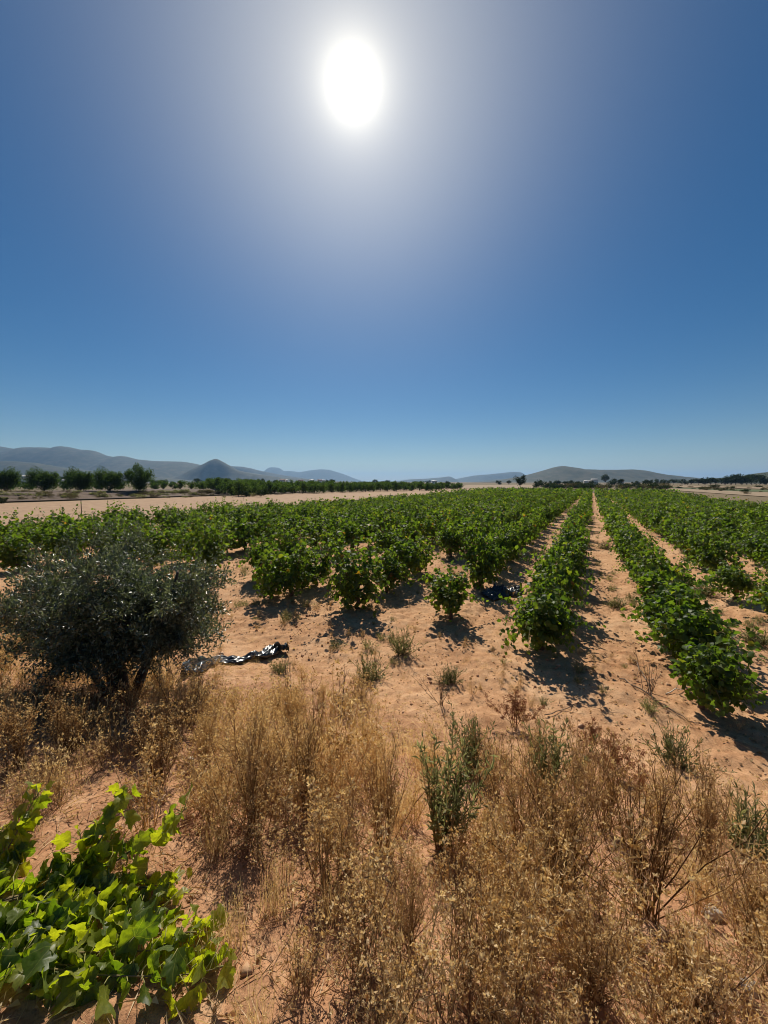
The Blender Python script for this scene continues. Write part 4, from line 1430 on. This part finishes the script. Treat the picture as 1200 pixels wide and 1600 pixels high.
def plastic(pix, width, hgt, label, seed, frond=1.0):
    """a torn crumpled strip of mulch film lying in folds"""
    rr = np.random.default_rng(seed)
    P = np.array([hit(*p) for p in pix])
    nl, nw = 80, 22
    tt = np.linspace(0, len(P) - 1, nl)
    c = np.stack([np.interp(tt, range(len(P)), P[:, i]) for i in range(3)], 1)
    tan = unit(np.gradient(c[:, :2], axis=0))
    side = np.stack([-tan[:, 1], tan[:, 0]], 1)
    a = np.linspace(-1, 1, nw)
    L = np.linspace(0, 1, nl)
    wid = width * (.35 + .9 * vnoise(L * 7, L * 0, seed)) * np.minimum(1, np.minimum(L, 1 - L) * 14 + .15)
    X = c[:, None, 0] + side[:, None, 0] * wid[:, None] * a[None] / 2
    Y = c[:, None, 1] + side[:, None, 1] * wid[:, None] * a[None] / 2
    A, LL = np.meshgrid(a, L)
    fold = fbm(LL * 9 + 5, A * 3.2 + LL * 2, 3, seed + 2)
    ridge = np.abs(np.sin(A * 5.0 + 6 * fbm(LL * 4, A * 1.2, 2, seed + 5))) ** .7
    X += .05 * (fbm(LL * 16, A * 5, 2, seed + 7) - .5); Y += .05 * (fbm(LL * 15, A * 5, 2, seed + 8) - .5)
    lump = .35 + 1.1 * vnoise(LL * 6 + 3, A * 0, seed + 11)
    Z = terrain(X, Y) + .012 + hgt * (np.abs(fold - .42) * 1.6 + .45 * ridge * (1 - np.abs(A) ** 3)) * lump
    V = np.stack([X.ravel(), Y.ravel(), Z.ravel()], 1)
    org = c[nl // 2].copy()
    ii = np.arange(nl * nw).reshape(nl, nw)
    a0, a1, a2, a3 = ii[:-1, :-1].ravel(), ii[:-1, 1:].ravel(), ii[1:, 1:].ravel(), ii[1:, :-1].ravel()
    Fc = np.concatenate([np.stack([a0, a1, a2], 1), np.stack([a0, a2, a3], 1)])
    o = obj('plastic_sheet', mk_mesh('plastic_sheet', V - org, Fc, .4, M_PLASTIC, False), None, org)
    so = o.modifiers.new('thickness', 'SOLIDIFY'); so.thickness = .003
    tag(o, label, 'plastic sheet')


plastic([(286, 1060), (318, 1042), (340, 1030), (375, 1036), (410, 1030), (432, 1018), (450, 1024)], .30, .20, 'torn black plastic sheet trailing from the olive bush over the sand', 3)
plastic([(752, 931), (775, 933), (795, 930), (812, 926)], .55, .28, 'crumpled shiny black plastic sheet under the vine row left of the lane', 8)

p = hit(128, 815)
g = Geo(); V, Fc = tube([(0, 0, -.2), (0.01, 0, .8), (.03, 0, 1.75)], [.035, .033, .03], 6); g.add(V, Fc, .4)
tag(obj('wooden_stake', g.mesh('wooden_stake', M_DEAD, True), None, p), 'thin dark stake standing up from the left end of the vineyard', 'stake')

# ------------------------------------------------------------------ the vine in the bottom left corner, leaf by leaf
r = np.random.default_rng(2024)
NL = [grape_leaf(26, .27, .055, 30 + k, True) for k in range(6)]
NLM = [mk_mesh('grape_leaf', a[0], a[1], np.full(len(a[0]), .48), M_VINE_NEAR, True) for a in NL]
NLT = [mk_mesh('young_grape_leaf', a[0], a[1], np.full(len(a[0]), .95), M_VINE_NEAR, True) for a in NL]
PET = None


def px3(x, y, dep):
    return at_depth(x, y, dep)


CANES = [  # photograph pixels of each cane with its distance, then leaves per cane
    ([(-60, 1520, 1.35), (60, 1440, 1.45), (110, 1385, 1.52), (150, 1330, 1.60), (180, 1270, 1.66), (196, 1236, 1.70)], 44, .006),
    ([(-60, 1520, 1.35), (60, 1440, 1.45), (110, 1400, 1.5), (130, 1340, 1.58), (125, 1300, 1.62)], 26, .005),
    ([(-60, 1540, 1.35), (70, 1450, 1.45), (140, 1390, 1.52), (205, 1330, 1.6), (255, 1295, 1.64), (292, 1262, 1.66)], 38, .006),
    ([(-40, 1560, 1.3), (60, 1480, 1.4), (150, 1430, 1.46), (220, 1405, 1.5), (275, 1400, 1.52)], 44, .006),
    ([(-40, 1600, 1.25), (70, 1530, 1.32), (160, 1490, 1.38), (225, 1465, 1.42), (262, 1480, 1.42)], 40, .005),
    ([(-50, 1580, 1.27), (60, 1570, 1.26), (180, 1560, 1.3), (270, 1545, 1.32), (335, 1535, 1.34)], 40, .005),
    ([(-60, 1570, 1.27), (20, 1530, 1.3), (90, 1480, 1.36), (130, 1420, 1.44)], 34, .005),
    ([(-80, 1450, 1.5), (-20, 1390, 1.55), (15, 1330, 1.6), (30, 1290, 1.66), (62, 1236, 1.72)], 40, .005),
    ([(-90, 1480, 1.4), (-30, 1440, 1.46), (10, 1400, 1.5), (22, 1360, 1.56)], 26, .005),
    ([(-50, 1580, 1.27), (70, 1590, 1.22), (170, 1590, 1.24), (260, 1580, 1.26), (330, 1560, 1.28)], 34, .004),
    ([(-60, 1590, 1.27), (10, 1610, 1.2), (90, 1600, 1.2), (200, 1590, 1.22)], 36, .004),
    ([(-60, 1600, 1.2), (0, 1550, 1.25), (60, 1530, 1.28), (110, 1540, 1.28)], 30, .005),
    ([(-60, 1520, 1.3), (0, 1480, 1.35), (70, 1470, 1.38), (120, 1480, 1.38)], 30, .005),
    ([(-50, 1600, 1.25), (80, 1625, 1.18), (200, 1625, 1.17), (300, 1610, 1.19), (350, 1590, 1.22)], 30, .004),
]
root = px3(-70, 1560, 1.32)
root[2] = float(terrain(root[0], root[1]))
fv = empty('foreground_grapevine', root)
tag(fv, 'bright backlit grapevine with large leaves in the bottom left corner', 'grapevine')
g = Geo()
V, Fc = tube(np.array([(0, 0, -.08), (.01, .02, .08), (-.01, .02, .18), (.02, .03, .27)]), [.045, .04, .036, .03], 8)
g.add(V, Fc, r.uniform(.2, .8, len(V)))
obj('trunk', g.mesh('vine_trunk', M_BARK, True), fv)
pet_me = mk_mesh('petiole', *tube([(0, 0, 0), (.02, .5, .06), (0, 1, 0)], [.028, .024, .03], 4), np.full(12, .5), M_PETIOLE, True)
from mathutils import Matrix
for pts_, nl, rad in CANES:
    Q = np.array([px3(*p_) for p_ in pts_])
    gz = terrain(Q[:, 0], Q[:, 1])
    Q[:, 2] = np.maximum(Q[:, 2], gz + .04)
    tt = np.linspace(0, len(Q) - 1, len(Q) * 4)
    cpts = np.stack([np.interp(tt, range(len(Q)), Q[:, i]) for i in range(3)], 1)
    sm = cpts.copy()
    for _ in range(14):
        sm[1:-1] = (sm[:-2] + sm[1:-1] * 2 + sm[2:]) / 4
    cpts = sm
    full = np.concatenate([[root + [.02, .03, .26]], cpts[1:]])
    g = Geo(); V, Fc = tube(full - root, np.linspace(rad, rad * .35, len(full)), 6); g.add(V, Fc, r.uniform(.1, .9, len(V)))
    co = obj('cane', g.mesh('vine_cane', M_CANE, True), fv)
    for k in range(nl):
        f_ = .12 + .88 * ((k + r.random() * .8) / nl) ** .8
        i = f_ * (len(cpts) - 1)
        p0 = np.array([np.interp(i, range(len(cpts)), cpts[:, j]) for j in range(3)])
        i0 = int(min(i, len(cpts) - 2))
        along = unit(cpts[i0 + 1] - cpts[i0])
        sd = unit(np.cross(along, [0, 0, 1])) * (1 if k % 2 else -1)
        pd = unit(sd * .8 + along * .35 + np.array([0, 0, .45]) + .45 * r.standard_normal(3))
        pl = r.uniform(.03, .075)
        p1 = p0 + pd * pl
        size = r.uniform(.055, .104) * (1.05 - .4 * f_ ** 3)
        # blades lean over towards the light, tips hanging
        n = unit(np.array([0, -.75, .35]) + sd * .3 + .65 * r.standard_normal(3))
        d = unit(pd * .5 + np.array([0, 0, -.95]) + .5 * r.standard_normal(3))
        M3 = frames(n[None], d[None], np.array([size]))[0]
        zmin = float(terrain(p1[0], p1[1])) + .05
        if p1[2] < zmin:
            p1[2] = zmin
        lo = obj('leaf', (NLT if f_ > .72 or r.random() < .15 else NLM)[r.integers(0, len(NLM))], co)
        mw = Matrix(((*M3[0], p1[0] - root[0]), (*M3[1], p1[1] - root[1]), (*M3[2], p1[2] - root[2]), (0, 0, 0, 1)))
        lo.matrix_local = mw
        pm = frames(np.array([[.1, .2, 1.0]]), (p1 - p0)[None], np.array([np.linalg.norm(p1 - p0)]))[0]
        w = np.array([.06 / max(np.linalg.norm(p1 - p0), .02)] * 1)[0]
        po = obj('petiole', pet_me, co)
        po.matrix_local = Matrix(((*pm[0], p0[0] - root[0]), (*pm[1], p0[1] - root[1]), (*pm[2], p0[2] - root[2]), (0, 0, 0, 1)))
